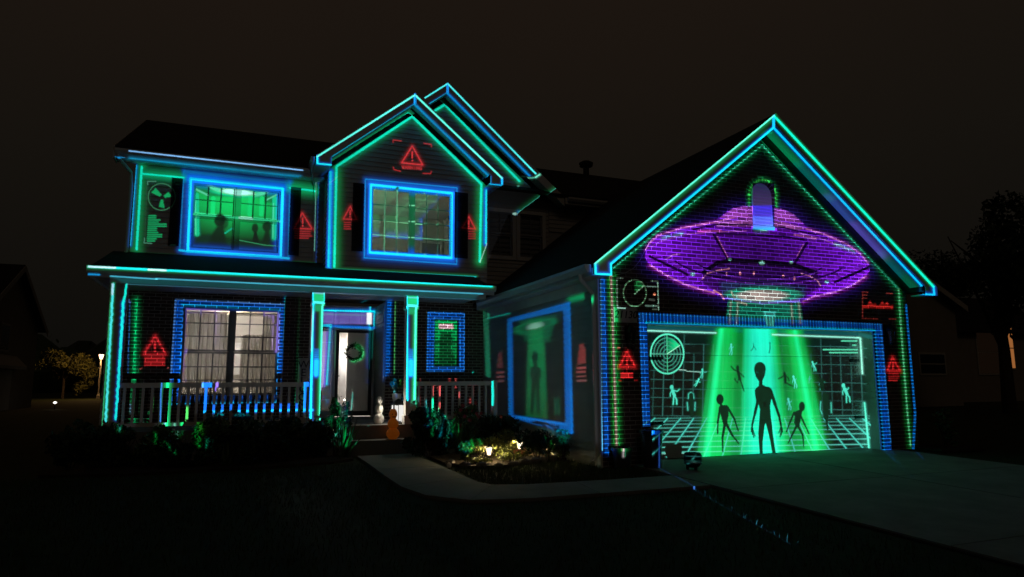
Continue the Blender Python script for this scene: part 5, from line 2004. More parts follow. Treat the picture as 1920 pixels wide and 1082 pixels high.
words(L, 'WARNING', 753.8, 310.5, 792, 312.8, 5.5, 1.4, sc3(RED, 0.8))
for q in ([(737, 267), (737.2, 262), (752, 264)], [(794.7, 268.6), (808, 270.5), (809, 275)], [(737, 313), (738.5, 318), (751, 321)], [(793, 325), (807, 325.5), (808.6, 321)]):
    L.line(q, 2.0, sc3(RED, 0.6))
warning(L, (656.6, 386.7), (643.5, 410.5), (668, 411.5), k=0.7, w_=2.2)
lines_block(L, 645, 657, 417, 429, 4, sc3(RED, 0.4), 2.2)
warning(L, (879, 406), (866, 427), (891, 429), k=0.7, w_=2.2)
lines_block(L, 879, 891, 434, 447, 4, sc3(RED, 0.4), 2.2)
L.throw(NY, YB - 0.01, 1.25)

# --- rake of the bay
L = Layer(580, 165, 955, 360)
op_ = [(594.5, 293.5), (778, 177.8), (941.3, 334), (941.3, 348.2)]
ip = [(918.8, 346), (918.8, 331.5), (778, 195.5), (624, 297.5), (624, 309.8), (595, 307), (594.5, 293.5)]
L.line(op_[:3], 3.2, (0.10, 0.92, 0.80))
L.line(op_[2:] + [ip[0], ip[1]], 3.2, CB, glow=1.2, gcol=BLU)
L.line(ip[1:3], 3.2, (0.0, 0.40, 1.0), glow=1.6, gcol=BLU, ga=0.3)
L.line(ip[2:4], 3.2, (0.0, 0.66, 1.0), glow=1.6, gcol=BLU, ga=0.3)
L.line(ip[3:], 3.6, CY, glow=2, gcol=BLU, ga=0.4)
L.line([(778, 177), (778, 196)], 4.5, (0.0, 0.32, 1.0))
L.throw(NY, 13.75, 1.25)
L = Layer(590, 190, 935, 345)
L.poly([(626, 299), (778, 198), (773, 215), (632, 309)], (0.0, 0.06, 0.045), 3)
L.poly([(778, 198), (917, 333), (903, 342), (773, 217)], (0.0, 0.05, 0.045), 3)
L.throw(NY, 13.95)

# --- second gable
L = Layer(785, 145, 1025, 385)
L.line([(797, 183), (839.2, 156.5), (1004.5, 325.5)], 2.8, (0.06, 0.82, 0.86))
L.line([(807, 194.5), (839.2, 174.8)], 3.2, (0.0, 0.62, 1.0), glow=1.5, gcol=BLU, ga=0.3)
L.line([(839.2, 174.8), (995.5, 331.5)], 3.2, (0.0, 0.32, 1.0), glow=1.5, gcol=BLU, ga=0.3)
L.line([(839.2, 157), (839.2, 175)], 4.2, (0.0, 0.30, 1.0))
L.line([(989, 338.5), (1000, 335.4), (1012, 327)], 2.2, (0.15, 0.75, 0.55), glow=1.5)
L.throw(NY, 14.45, 1.25)
L = Layer(805, 185, 985, 350)
L.line([(937, 372.4), (942.7, 372), (959.4, 359.4), (972, 349.5)], 2.2, (0.15, 0.75, 0.55), glow=1.5)
L.line([(816, 207), (834, 196), (974, 339.5)], 4.2, (0.0, 0.85, 0.60), glow=4, gcol=GRN)
L.throw(NY, YW - 0.01, 1.25)

# --- porch eave, beam
L = Layer(155, 490, 935, 575)
L.line([(165, 499.8), (922, 536.6)], 4.0, (0.0, 0.82, 0.85), glow=2.5, gcol=GRN)
L.line([(165, 499.8), (215, 502)], 3.2, (0.55, 0.75, 1.0))
L.line([(277, 505.5), (310, 507)], 3.2, (0.6, 1.0, 0.95))
L.line([(165, 515.6), (190, 516.6)], 3.0, (0.0, 0.22, 0.55))
L.throw(NY, 12.625, 1.25)
L = Layer(200, 508, 925, 585)
L.line([(206, 517.6), (292, 523.4), (293, 522.4), (905, 551)], 2.6, (0.04, 0.36, 0.52))
L.ell(292.5, 523.5, 2.4, 2, (0.1, 0.8, 1.0))
L.poly([(208, 520), (905, 553), (893, 563), (240, 533.5)], (0.0, 0.035, 0.04), 3)
L.throw(NY, 12.73)
L = Layer(200, 520, 925, 585)
L.line([(238, 534), (895, 563.3)], 2.4, (0.06, 0.34, 0.50))
L.poly([(590, 548), (700, 553), (700, 556), (590, 551)], (0.10, 0.05, 0.45), 1.5)
L.throw(NY, 12.90, 1.25)

# --- posts and railing
L = Layer(180, 525, 935, 815)


def jag(x0, y0, x1, y1, amp, step):
    pts, n_ = [], int((y1 - y0) / step)
    for i in range(n_ + 1):
        t = i / n_
        x = x0 + (x1 - x0) * t
        pts += [(x + amp * random.uniform(0.2, 1), y0 + (y1 - y0) * t), (x - amp * random.uniform(0, 0.5), y0 + (y1 - y0) * (t + 0.55 / n_))]
    return pts[:-1]


L.line(jag(211.5, 533, 196.5, 803, 1.5, 11), 4.2, (0.05, 0.80, 0.86), glow=2, gcol=GRN)
L.line([(207, 566), (190.6, 806)], 1.8, (0.02, 0.42, 0.16))
L.line([(211, 533), (210, 552)], 4, (0.4, 0.75, 1.0))
L.line([(237, 534), (234, 555), (230, 568)], 4.6, (0.0, 0.85, 0.75))
L.line(jag(230.5, 565, 216.5, 786, 1.8, 12), 5.0, (0.0, 0.82, 0.88), glow=2, gcol=BLU)
for (x0, y0, x1, y1, rx0, rx1) in ((585.4, 570, 581, 787, 605.2, 599.6), (761.5, 576, 762.3, 784, 780.5, 776.5)):
    ct = y0 - 22
    L.poly([(x0 - 0.5, ct), (rx0 + 3.5, ct + 1), (rx0 + 3, ct + 17), (x0 - 0.5, ct + 16)], (0.0, 0.42, 0.13), 1.5)
    L.line([(x0 + 0.8, ct + 1), (x0 + 0.8, ct + 16)], 2.6, CY)
    L.line([(rx0 + 2, ct + 2), (rx0 + 2, ct + 17)], 2.6, (0.0, 0.8, 0.8))
    L.line([(x0 + 2, ct + 18.5), (rx0 + 1, ct + 19.5)], 4.6, (0.05, 0.88, 0.85))
    L.poly([(x0 + 2, y0), (rx0, y0), (rx0 - 0.4, y0 + 14), (x0 + 2, y0 + 14)], (0.0, 0.22, 0.07), 3)
    L.line([(x0 + 1, y0 - 1), (x1 + 1, y1)], 4.0, (0.0, 0.80, 0.95), glow=2.5, gcol=BLU)
    L.line([(rx0 - 1, y0), (rx1, y1)], 3.8, (0.05, 0.92, 0.62), glow=3, gcol=GRN, ga=0.6)
    cx0, cx1 = (x0 + rx0) / 2, (x1 + rx1) / 2
    for i in range(7):
        y = 655 + i * 3.4
        t = (y - y0) / (y1 - y0)
        cx = cx0 + (cx1 - cx0) * t
        L.line([(cx - 4, y), (cx + 4, y)], 1.9, (0.0, 0.12 + 0.03 * i, 0.5 + 0.06 * i))
    t0, t1 = (676 - y0) / (y1 - y0), (705 - y0) / (y1 - y0)
    L.line([(cx0 + (cx1 - cx0) * t0, 678), (cx0 + (cx1 - cx0) * t1, 702)], 8.6, (0.0, 0.42, 1.0), glow=3, gcol=BLU, ga=0.6)
# what hits the rails
for (x, y0, y1) in ((816, 726, 741), (827, 726, 742), (882, 726, 732), (893, 726, 742), (861.5, 737, 745), (827, 757, 775), (920, 762, 775)):
    L.line([(x, y0), (x, y1)], 3.6, (0.55, 0.07, 0.07), glow=1)
L.line([(924.5, 713), (925.5, 741), (925, 760)], 3.6, (0.0, 0.75, 0.62))
L.throw(NY, 12.90, 1.25)

L = Layer(270, 740, 1110, 870)
for (x, y0, y1, wd, c) in ((797, 762, 812, 3, (0.0, 0.55, 0.25)), (806, 755, 800, 2.5, (0.05, 0.45, 0.5)), (816, 770, 815, 3.5, (0.0, 0.35, 0.8)), (827, 762, 826, 4, (0.05, 0.6, 0.65)), (836, 758, 800, 3, (0.0, 0.65, 0.3)),
                           (846, 775, 832, 4, (0.0, 0.5, 0.2)), (838, 805, 836, 3, (0.0, 0.25, 0.8)), (858, 790, 828, 3, (0.0, 0.4, 0.2)), (632, 765, 800, 4, (0.0, 0.6, 0.3)), (645, 752, 835, 4.5, (0.0, 0.6, 0.25)),
                           (655, 775, 836, 4, (0.05, 0.65, 0.4)), (662, 800, 832, 3, (0.05, 0.5, 0.55)), (378, 800, 836, 6, (0.0, 0.4, 0.10)), (386, 775, 815, 5, (0.05, 0.45, 0.08)), (396, 825, 842, 4, (0.0, 0.35, 0.4)),
                           (344, 785, 805, 2.5, (0.1, 0.3, 0.5)), (296, 815, 832, 4, (0.0, 0.35, 0.12)), (308, 830, 845, 4, (0.0, 0.4, 0.16)), (364, 805, 830, 4, (0.05, 0.22, 0.15))):
    L.line([(x, y0), (x + random.uniform(-3, 3), y1)], wd, sc3(c, 1.6), glow=2, ga=0.3)
L.throw(NY, 12.05, 1.3)
L = Layer(850, 815, 900, 865)
L.ell(877, 838, 10, 10, (0.0, 0.9, 0.34), 4)
L.ell(864, 842, 4, 4, (0.0, 0.4, 0.8), 3)
L.throw(NY, 10.85)
L = Layer(1025, 805, 1080, 860)
L.poly([(1045, 818), (1066, 812), (1070, 824), (1050, 832)], (0.0, 0.35, 0.42), 4)
L.line([(1033, 822), (1037, 840)], 2.5, (0.0, 0.4, 0.1))
L.throw(NY, 10.3)

# --- entry
L = Layer(590, 570, 715, 800)
L.line([(604, 582.5), (703, 584)], 3.4, (0.0, 0.70, 0.95), glow=2.5, gcol=BLU)
L.line([(702, 584), (701, 611)], 2.6, (0.0, 0.48, 0.75))
L.line([(605, 610.3), (621, 610.5)], 3, (0.0, 0.62, 0.95))
L.line([(620.3, 610), (611, 757)], 3.2, (0.0, 0.62, 0.85), glow=4, gcol=(0, 0.10, 0.45), ga=0.7)
L.line([(622, 611), (702, 614.5)], 3.6, (0.0, 0.10, 0.55))
L.line([(630, 614), (700, 617)], 1.6, (0.0, 0.16, 0.42))
L.poly([(605, 586), (700, 588), (699, 609), (604, 608)], (0.11, 0.08, 0.34), 2)
L.line([(605, 589.5), (690, 592)], 1.4, (0.12, 0.3, 0.35))
L.poly([(688.5, 587), (698, 587.5), (697.5, 609), (688, 608.5)], (0.9, 0.9, 0.92), 1.2)  # lit wall inside, behind the transom, painted into the projected picture
L.poly([(602, 622), (613, 622), (606, 752), (597, 752)], (0.34, 0.30, 0.66), 2)
L.line([(614.5, 623), (607, 752)], 3.0, (0.16, 0.10, 0.85))
L.line([(698.5, 620), (697, 672)], 2.4, (0.0, 0.16, 0.13))
L.line([(629, 622), (628, 690)], 1.6, (0.02, 0.10, 0.05))
L.line([(668, 648), (678, 655), (681, 665), (676, 673), (664, 677)], 6, (0.05, 0.75, 0.22), glow=2)
L.line([(663, 738), (660, 776)], 1.8, (0.05, 0.34, 0.28))  # greenish reflection in the storm door glass, painted into the projected picture
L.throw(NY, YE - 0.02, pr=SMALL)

# --- garage side wall: beam, figure and frame, raked and out of focus
L = Layer(900, 545, 1130, 830)
q_in = [(957, 600), (1060, 577), (1064, 798), (958, 783)]
L.poly([(951, 600), (956, 597), (1066, 565), (1072, 812), (1035, 805), (958, 783)], (0.0, 0.13, 0.62), 2)
L.poly([(960.5, 603), (1056, 581), (1060, 793), (962, 778)], (0, 0, 0), 2, 'over')
L.line([(957, 600.5), (1060, 577.5)], 3.5, (0.0, 0.22, 0.95))
L.line([(970, 782), (1063, 796)], 3.5, (0.0, 0.24, 0.95))
L.line([(1066, 567), (1072, 812)], 4.5, (0.0, 0.22, 0.95))
L.line([(1035, 805), (1072, 812)], 2.5, (0.0, 0.22, 0.85))
L.line([(953, 602), (956, 776)], 5.0, (0.0, 0.16, 0.62))
L.poly([(992, 600), (1018, 597), (1026, 785), (986, 783)], (0.0, 0.30, 0.085), 7, grad=lambda gx, gy: np.clip(1.15 - (gy - 600) / 230.0, 0.3, 1))
L.poly([(975, 602), (1040, 592), (1030, 640), (985, 640)], (0.0, 0.13, 0.05), 9)
L.ell(1003, 611, 15, 5.0, (0.30, 0.80, 0.60), 4, rot=-0.25)
L.ell(1003, 611, 34, 10, (0.0, 0.25, 0.09), 4, rot=-0.25, ring=4)
L.ell(1002.5, 669, 6.0, 11, (0, 0.012, 0.005), 3, 'over', 1.0)
L.poly([(1000, 676), (1006, 676), (1007, 686), (1014, 692), (1015, 715), (1011, 708), (1012, 776), (1006, 776), (1004, 722), (1000, 776), (994, 776), (996, 708), (992, 715), (993, 692), (1000, 686)], (0, 0.012, 0.005), 3, 'over', 0.95)
for x in (1040, 1046):
    L.line([(x, 748), (x + 2, 775)], 2.5, (0.0, 0.10, 0.05), glow=2)
L.poly([(1087, 645), (1093, 643), (1098, 660), (1098, 680), (1082, 684)], (0.36, 0.05, 0.05), 3, alpha=0.7)
for i in range(4):
    L.line([(1082, 690 + 8 * i), (1098, 689 + 8 * i)], 3.6, (0.40 - 0.06 * i, 0.07, 0.07))
for i in range(3):
    L.line([(931, 699 + 8 * i), (943, 698 + 8 * i)], 4, (0.20 - 0.04 * i, 0.05, 0.05))
L.poly([(935, 660), (940, 660), (943, 690), (931, 690)], (0.09, 0.02, 0.02), 3)
L.line([(912, 597.5), (956, 587.5)], 3.0, (0.0, 0.42, 0.32))
L.line([(1070, 561.5), (1096, 555)], 3.4, (0.0, 0.48, 0.16), glow=5, ga=0.5)
L.blur(1)
L.throw(NX, XG - 0.01, 1.05)

# --- garage rake
L = Layer(1100, 200, 1770, 570)
ol = [(1116, 493.5), (1451, 216)]
orr = [(1451, 216), (1751, 537.5)]
L.line(ol, 4.2, (0.10, 0.95, 0.72), glow=4, gcol=GRN, ga=0.35)
L.line(orr, 4.2, (0.0, 0.92, 0.62), glow=2, gcol=GRN, ga=0.3)
L.line([(1751, 537.5), (1752.6, 552.5), (1731, 552)], 3.8, CB, glow=3, gcol=BLU)
L.line([(1731, 552), (1729.5, 536.5), (1451, 239.5)], 4.2, (0.0, 0.52, 1.0), glow=1.8, gcol=BLU, ga=0.3)
L.line([(1451, 239.5), (1146, 494.5)], 5.0, (0.0, 0.66, 1.0), glow=2, gcol=BLU, ga=0.35)
L.line([(1146, 494.5), (1146.5, 515), (1117, 514), (1116, 493.5)], 4.4, CY, glow=3, gcol=BLU, ga=0.5)
L.line([(1451, 216), (1451, 240)], 5.0, (0.0, 0.52, 1.0))
L.ell(1109, 495.5, 4, 2.2, (0.5, 1.0, 0.9))
L.throw(NY, 8.95, 1.25)
L = Layer(1130, 225, 1745, 560)      # soffit behind it
L.line([(1448, 250), (1152, 498)], 3.0, (0.0, 0.30, 0.12), glow=4)
cols = [((1440, 250), (1500, 310), (0.0, 0.16, 0.055)), ((1500, 310), (1560, 372), (0.0, 0.10, 0.09)), ((1560, 372), (1605, 425), (0.02, 0.05, 0.26)),
        ((1605, 425), (1655, 478), (0.06, 0.05, 0.34)), ((1655, 478), (1690, 515), (0.0, 0.08, 0.10)), ((1690, 515), (1725, 545), (0.0, 0.09, 0.045))]
for (a, b, c) in cols:
    L.line([(a[0] - 4, a[1] + 3), (b[0] - 4, b[1] + 3)], 14, c, glow=8, ga=0.8)
L.throw(NY, 9.12)

# --- garage brick front
L = Layer(1105, 255, 1735, 940)
L.line([(1150, 503), (1429.5, 272), (1684, 540)], 3.0, (0.05, 1.25, 0.70), glow=5, gcol=(0.0, 0.45, 0.10), ga=0.5)
L.line([(1130.5, 525), (1138, 848)], 8.0, (0.0, 0.22, 1.25), glow=3, gcol=BLU)
L.line([(1126.5, 525), (1130, 845)], 1.6, (0.1, 0.65, 1.2))
L.line([(1146, 517), (1157, 836)], 13, (0.0, 0.42, 0.055), glow=4, ga=0.6)
L.line([(1146, 517), (1157, 852)], 2.6, (1.1, 0.95, 0.85), glow=1.5)
L.line([(1149, 517), (1160, 852)], 1.5, (0.1, 1.1, 0.4))
L.line([(1685.8, 542), (1690, 613), (1702, 775), (1708, 836)], 3.6, (0.15, 1.1, 0.5), glow=4, gcol=(0, 0.4, 0.06), ga=0.7)
L.line([(1700, 573), (1716.5, 775), (1713, 845)], 4.4, (0.0, 0.30, 1.2))
bb = (0.0, 0.17, 1.05)
L.poly([(1198, 586), (1654, 607), (1641, 622), (1212, 607)], bb, 1.5)
L.poly([(1198, 586), (1213, 606), (1221, 808), (1206, 808)], bb, 1.5)
L.line([(1219.5, 806), (1223, 936)], 2.6, (0.10, 0.40, 1.5), glow=1.0, gcol=BLU)
L.poly([(1640, 621), (1654, 607), (1672, 846), (1658, 846)], bb, 1.5)
L.line([(1198.5, 588.5), (1653, 608.5)], 2.2, (0.02, 0.50, 1.7))
L.line([(1200, 588), (1207, 808)], 2.0, (0.02, 0.45, 1.6))
L.line([(1206, 592), (1213.5, 808)], 1.6, (0.02, 0.35, 1.4))
L.line([(1651.5, 610), (1670.5, 832)], 2.6, (0.02, 0.42, 1.5))
L.line([(1212, 604.5), (1640, 618.8)], 4.6, (0.0, 0.75, 1.3), glow=2, gcol=BLU)
L.line([(1641, 620), (1658.5, 848)], 4.0, (0.0, 0.42, 1.3), glow=2, gcol=BLU)
L.line([(1658.5, 846), (1659.5, 859)], 2.0, (0.0, 0.10, 0.34))
# arch
arc = [(1405.5, 428)] + [(1430.5 - 25.5 * math.cos(math.pi * i / 16), 366 - 29 * math.sin(math.pi * i / 16)) for i in range(17)] + [(1456, 430)]
L.line(arc, 4.2, (0.05, 1.0, 0.16), glow=3, gcol=GRN, ga=0.5)

# saucer
UF = [(1209.7, 482.5), (1211, 470), (1217.5, 457), (1231, 443.7), (1275.7, 427), (1335.8, 416.6), (1351, 407.8), (1362, 398), (1374.6, 391), (1394, 387), (1430, 386.5), (1450.4, 389), (1471.8, 394),
      (1487, 402), (1504.8, 417.5), (1514.5, 428), (1547.5, 438), (1586, 455), (1613.4, 473), (1629, 494), (1631, 508), (1623, 519), (1598, 537), (1567, 548.5), (1524, 558), (1505, 566),
      (1430, 570), (1356, 560), (1340, 550), (1316, 544.6), (1283, 535), (1248.5, 517.5), (1219, 498)]


def ug(gx, gy):
    e = np.hypot((gx - 1422) / 212.0, (gy - 476) / 96.0)
    return np.clip(0.20 + 0.98 * e ** 2.4, 0.16, 1.3)


L.line(UF + [UF[0]], 2, (0.0, 0.0, 0.0), glow=12, gcol=(0.06, 0.02, 0.6), ga=0.5)
L.poly(UF, (0.62, 0.045, 2.9), 2, 'over', 1.0, None)
q = L.win(1200, 380, 1640, 580)
sy, sx_, gx, gy = q
L.a[sy, sx_] *= 1.0
ua = np.zeros((gy.shape[0], gx.shape[1]), np.float32)
ins = Layer(1200, 380, 1640, 580)
ins.poly(UF, (1, 1, 1), 1.5)
mask = ins.a[:gy.shape[0], :gx.shape[1], :1]
reg = L.a[sy, sx_][:mask.shape[0], :mask.shape[1]]
gfield = ug(gx, gy)[:mask.shape[0], :mask.shape[1], None]
reg[...] = reg * (1 - mask) + reg * mask * gfield
# dome and upper rim lighter, pinkish
L.poly([(1351, 408), (1374.6, 391), (1394, 387), (1450, 389), (1472, 394), (1488, 402), (1506, 419), (1460, 413), (1400, 410)], (1.15, 0.32, 2.0), 3, 'over', 0.8)
L.poly([(1340, 417), (1400, 411), (1465, 415), (1513, 428), (1500, 431), (1430, 424), (1345, 425)], (1.2, 0.42, 1.6), 2, 'over', 0.7)
L.line([(1211, 468), (1219, 455), (1233, 442), (1278, 427.5), (1338, 417), (1376, 408)], 3.2, (1.6, 0.5, 2.2), glow=3, gcol=(0.5, 0.05, 1.4), ga=0.6)
L.line([(1512, 429), (1548, 440), (1587, 457), (1614, 476), (1628, 494)], 3.0, (1.5, 0.5, 2.2), glow=3, gcol=(0.5, 0.05, 1.4), ga=0.6)
L.line([(1216, 466), (1240, 452), (1280, 440), (1330, 435), (1400, 433)], 2.0, (1.1, 0.3, 1.9))
L.line([(1500, 437), (1545, 449), (1590, 467), (1622, 493)], 1.8, (1.0, 0.3, 1.9))
dk = (0.02, 0.0, 0.10)
L.line([(1300, 430), (1345, 421), (1400, 421), (1470, 427), (1530, 440)], 3.0, dk, op='over')
L.line([(1345, 437), (1400, 441), (1470, 443), (1508, 450)], 3.4, dk, op='over')
L.line([(1310, 433), (1352, 433)], 5, (1.2, 0.15, 1.3))
L.line([(1490, 440), (1530, 447)], 4, (1.0, 0.3, 1.3))
for a, b in (((1339, 440), (1367, 489)), ((1513, 456), (1489, 497)), ((1219, 481), (1288, 514)), ((1629, 501), (1566, 529))):
    L.line([a, b], 5.0, dk, op='over')
L.line([(1345, 443), (1366, 484)], 1.6, (0.9, 0.25, 1.2))
L.line([(1507, 458), (1495, 480)], 1.6, (0.9, 0.25, 1.2))
L.poly([(1372, 484), (1430, 486), (1490, 494), (1530, 510), (1550, 528), (1508, 560), (1430, 566), (1356, 556), (1316, 530), (1330, 506)], (0.06, 0.01, 0.26), 5, 'over', 0.85)
L.line([(1320, 511), (1345, 493), (1372, 488), (1430, 491), (1490, 497), (1530, 511)], 8, (0.006, 0.0, 0.03), op='over')
L.poly([(1350, 530), (1430, 525), (1512, 537), (1508, 560), (1430, 566), (1356, 558)], (0.02, 0.16, 0.32), 8, 'over', 0.6)
L.line([(1317, 523), (1326, 513), (1345, 507), (1368, 504)], 2.2, (1.6, 0.7, 1.3))
L.line([(1503, 513), (1520, 518), (1533, 526), (1539, 536)], 2.0, (1.4, 0.6, 1.3))
L.line([(1249, 486), (1262, 478), (1275, 476)], 1.8, (1.5, 0.6, 1.2))
for (x, y) in ((1363, 514), (1388, 513), (1414, 512), (1469, 518), (1490, 522)):
    L.ell(x, y, 1.8, 3.4, (2.0, 0.8, 1.3))
for (x, y, r) in ((1299, 514, 4.5), (1429, 493, 5), (1551, 528, 4), (1484, 492, 3), (1369, 486, 3)):
    L.ell(x, y, r, r * 0.8, (0.5, 1.6, 1.5), 2)
for a, b in (((1243, 446), (1256, 443)), ((1265, 441.5), (1279, 438.5)), ((1567, 458), (1580, 462)), ((1582, 463), (1602, 471)), ((1418, 431), (1436, 431))):
    L.line([a, b], 3.4, (0.35, 1.3, 1.1), glow=3, ga=0.4)
L.line([(1219, 497), (1250, 516), (1284, 533), (1318, 543.5), (1340, 549)], 3.2, (1.8, 0.6, 2.1), glow=4, gcol=(0.6, 0.05, 1.5), ga=0.7)
L.line([(1339, 545), (1352, 552), (1358, 561)], 3.0, (1.8, 0.8, 0.8))
L.line([(1624, 518), (1598, 535), (1568, 547), (1526, 556), (1506, 565)], 3.0, (1.7, 0.6, 2.1), glow=4, gcol=(0.6, 0.05, 1.5), ga=0.7)
# plating: darker seams and thin violet edges
for (rx_, ry_, y_, c_, w_) in ((168, 50, 478, (0.03, 0.0, 0.16), 3.0), (172, 53, 479, (0.5, 0.08, 1.9), 1.3), (128, 36, 484, (0.02, 0.0, 0.12), 2.4), (131, 38, 485, (0.4, 0.08, 1.7), 1.2)):
    pts = [(1422 + rx_ * math.cos(a_), y_ + 0.045 * rx_ * math.cos(a_) + ry_ * math.sin(a_)) for a_ in np.linspace(0.12 * math.pi, 0.88 * math.pi, 26)]
    L.line(pts, w_, c_, op='over')
for a_ in np.linspace(0.06, 0.94, 15):
    th = math.pi * a_
    L.line([(1422 + 200 * math.cos(th), 480 + 9 * math.cos(th) + 68 * math.sin(th)), (1422 + 176 * math.cos(th), 479 + 8 * math.cos(th) + 55 * math.sin(th))], 1.6, (0.05, 0.0, 0.25), op='over')
# mouth of the beam
L.ell(1432, 553, 71, 16, (0.02, 1.0, 0.75), 4)
L.ell(1430, 554, 48, 10.5, (1.3, 1.5, 1.5), 3, 'over', 0.95)
L.line([(1372, 548), (1380, 563), (1400, 571)], 4, (0.6, 0.75, 0.6))
L.poly([(1367, 556), (1500, 560), (1506, 606), (1362, 602)], (0.02, 0.60, 0.42), 4, alpha=0.85)
for x in (1371, 1384, 1484, 1498):
    L.line([(x, 566), (x + (x - 1432) * 0.05, 606)], 2.2, (0.5, 0.9, 0.75), glow=2)
L.ell(1430, 556, 44, 8.0, (1.5, 1.7, 1.7), 3)
L.poly([(1431, 583), (1456, 584.5), (1451, 612), (1438, 611)], (0.12, 1.25, 1.15), 1.5, 'over')
# what falls on the white vent
q = L.win(1411, 340, 1453, 432)
sy, sx_, gx, gy = q
vent_in = ((gx > 1411.5) & (gx < 1452.5) & (gy > 343) & (gy < 431)).astype(np.float32)
ky = np.interp(gy, [343, 384, 386, 404, 406, 418, 424, 428, 431], [0.03, 0.08, 0.62, 0.55, 0.85, 0.95, 0.9, 0.9, 0.8])
vc = np.stack([np.interp(gy, [343, 400, 418, 424, 431], [.005, .05, .11, .08, .01]) + 0 * gx, np.interp(gy, [343, 386, 404, 408, 420, 431], [.004, .02, .03, .14, .12, .5]) + 0 * gx, ky + 0 * gx + 0.01], -1)
L.a[sy, sx_] = (L.a[sy, sx_] * (1 - vent_in[..., None]) + vent_in[..., None] * vc).astype(np.float32)
# dials and the red graph
gdim = (0.25, 0.75, 0.42)
L.ell(1190.5, 549.5, 21.5, 25, gdim, ring=1.7)
L.poly([(1191, 550), (1189, 530), (1198, 526), (1207, 535)], (0.05, 0.95, 0.25), 2, grad=lambda gx, gy: np.clip((gx - 1185) / 22, 0.15, 1))
L.line([(1190.5, 551), (1207, 536)], 1.8, (0.5, 1.3, 0.8))
for q in ([(1157, 528), (1157, 521.5), (1168, 521.5)], [(1157, 528), (1157.5, 577)], [(1158, 571), (1158.5, 577), (1172, 577.5)], [(1221, 527), (1233.5, 527.5), (1234, 536)], [(1233.5, 530), (1235, 581)], [(1211, 573), (1233, 574)], [(1224, 580), (1235, 580)]):
    L.line(q, 2.0, (0.35, 0.75, 0.6))
L.line([(1214, 537), (1230, 537.5)], 3.4, (0.15, 0.30, 0.27))
L.ell(1227.5, 551.5, 2.6, 2.6, (2.2, 0.8, 0.45))
L.line([(1218, 562), (1227, 563)], 3.0, (0.3, 0.5, 0.45))
L.line([(1211, 573), (1232, 573.7)], 2.6, (0.5, 1.3, 1.1))
rr = (1.0, 0.04, 0.035)
L.poly([(1622, 577), (1627, 572), (1632, 563), (1636, 570), (1642, 569), (1648, 576), (1655, 564), (1658, 571), (1664, 566), (1669, 573), (1675, 572), (1675, 579)], rr, 2)
L.poly([(1617, 573), (1675, 574), (1675, 579.5), (1617, 577.5)], rr, 1.5)
for q in ([(1617, 548), (1628, 548.5)], [(1618, 553), (1626, 553)], [(1618, 558), (1626, 559)], [(1663, 550.5), (1674, 551)], [(1617, 597), (1646, 598)], [(1668, 598), (1680, 598.5)], [(1618, 550), (1618, 596)]):
    L.line(q, 1.8, (0.45, 0.06, 0.05))
wr = (1.7, 0.06, 0.07)
warning(L, (1175.5, 659), (1161.5, 688), (1191, 688), col=wr, w_=3.4)
L.poly([(1164, 699), (1187, 699), (1187, 709), (1164, 709)], wr, 2, alpha=0.8)
L.line([(1175.5, 690), (1175.5, 699)], 1.6, sc3(wr, 0.5))
L.line([(1159, 653), (1162, 653)], 3, (1.0, 0.3, 0.2))
L.line([(1161, 713.5), (1165, 714)], 2.5, sc3(wr, 0.5))
L.line([(1191, 713.5), (1195, 713)], 2.5, sc3(wr, 0.5))
warning(L, (1674, 669.5), (1664.5, 695.5), (1688.5, 696), col=sc3(wr, 0.8), w_=3.0)
lines_block(L, 1667, 1686, 701, 714, 4, sc3(wr, 0.35), 2.6)
L.poly([(1150, 577), (1156, 577), (1158, 603), (1151, 603)], (0.0, 0.55, 0.12), 2)
L.throw(NY, YG - 0.002)

# --- garage door
L = Layer(1195, 600, 1640, 880)


def D7(x, y):
    return (1180 + x / 3.2, 580 + y / 3.2)


def dp(*pts):
    return [D7(*p) for p in pts]


# grid on the back wall, floor grid in perspective
gcol = (0.03, 0.17, 0.145)
for i in range(22):
    x = 155 + i * 58.5
    b = 0.35 + 0.65 * random.random()
    L.line(dp((x, 150 + random.choice([0, 60, 120])), (x + 0.028 * (x - 700), 640)), 1.3, sc3(gcol, b), glow=1.2, ga=0.2)
for i in range(9):
    y = 215 + i * 54
    for s0 in range(0, 22, 2):
        x = 130 + s0 * 58.5
        b = 0.2 + 0.8 * random.random()
        L.line(dp((x, y + 0.018 * (x - 700)), (x + 117, y + 0.018 * (x - 580))), 1.3, sc3(gcol, b))
VPX, VPY = 765, 120
for k in range(-15, 16):
    if k == 0:
        continue
    xa = VPX + k * 78 + 12
    m = (xa - VPX) / (655 - VPY)
    L.line(dp((xa, 655), (VPX + m * (885 - VPY), 885)), 1.9, (0.06, 0.62, 0.50), glow=1.5, ga=0.25, taper=1.3)
for y, b in ((648, .35), (664, .35), (684, .5), (706, .6), (730, .7), (758, .8), (790, .9), (822, 1), (852, 1)):
    L.line(dp((150, y + 8), (1436, y - 12)), 1.6, sc3((0.10, 0.62, 0.50), b), glow=1.2, ga=0.2)
L.poly(dp((1441, 100), (1600, 100), (1600, 900), (1444, 900)), (0, 0, 0), 1, 'over')
L.line(dp((1385, 640), (1437, 650)), 1.2, gcol)

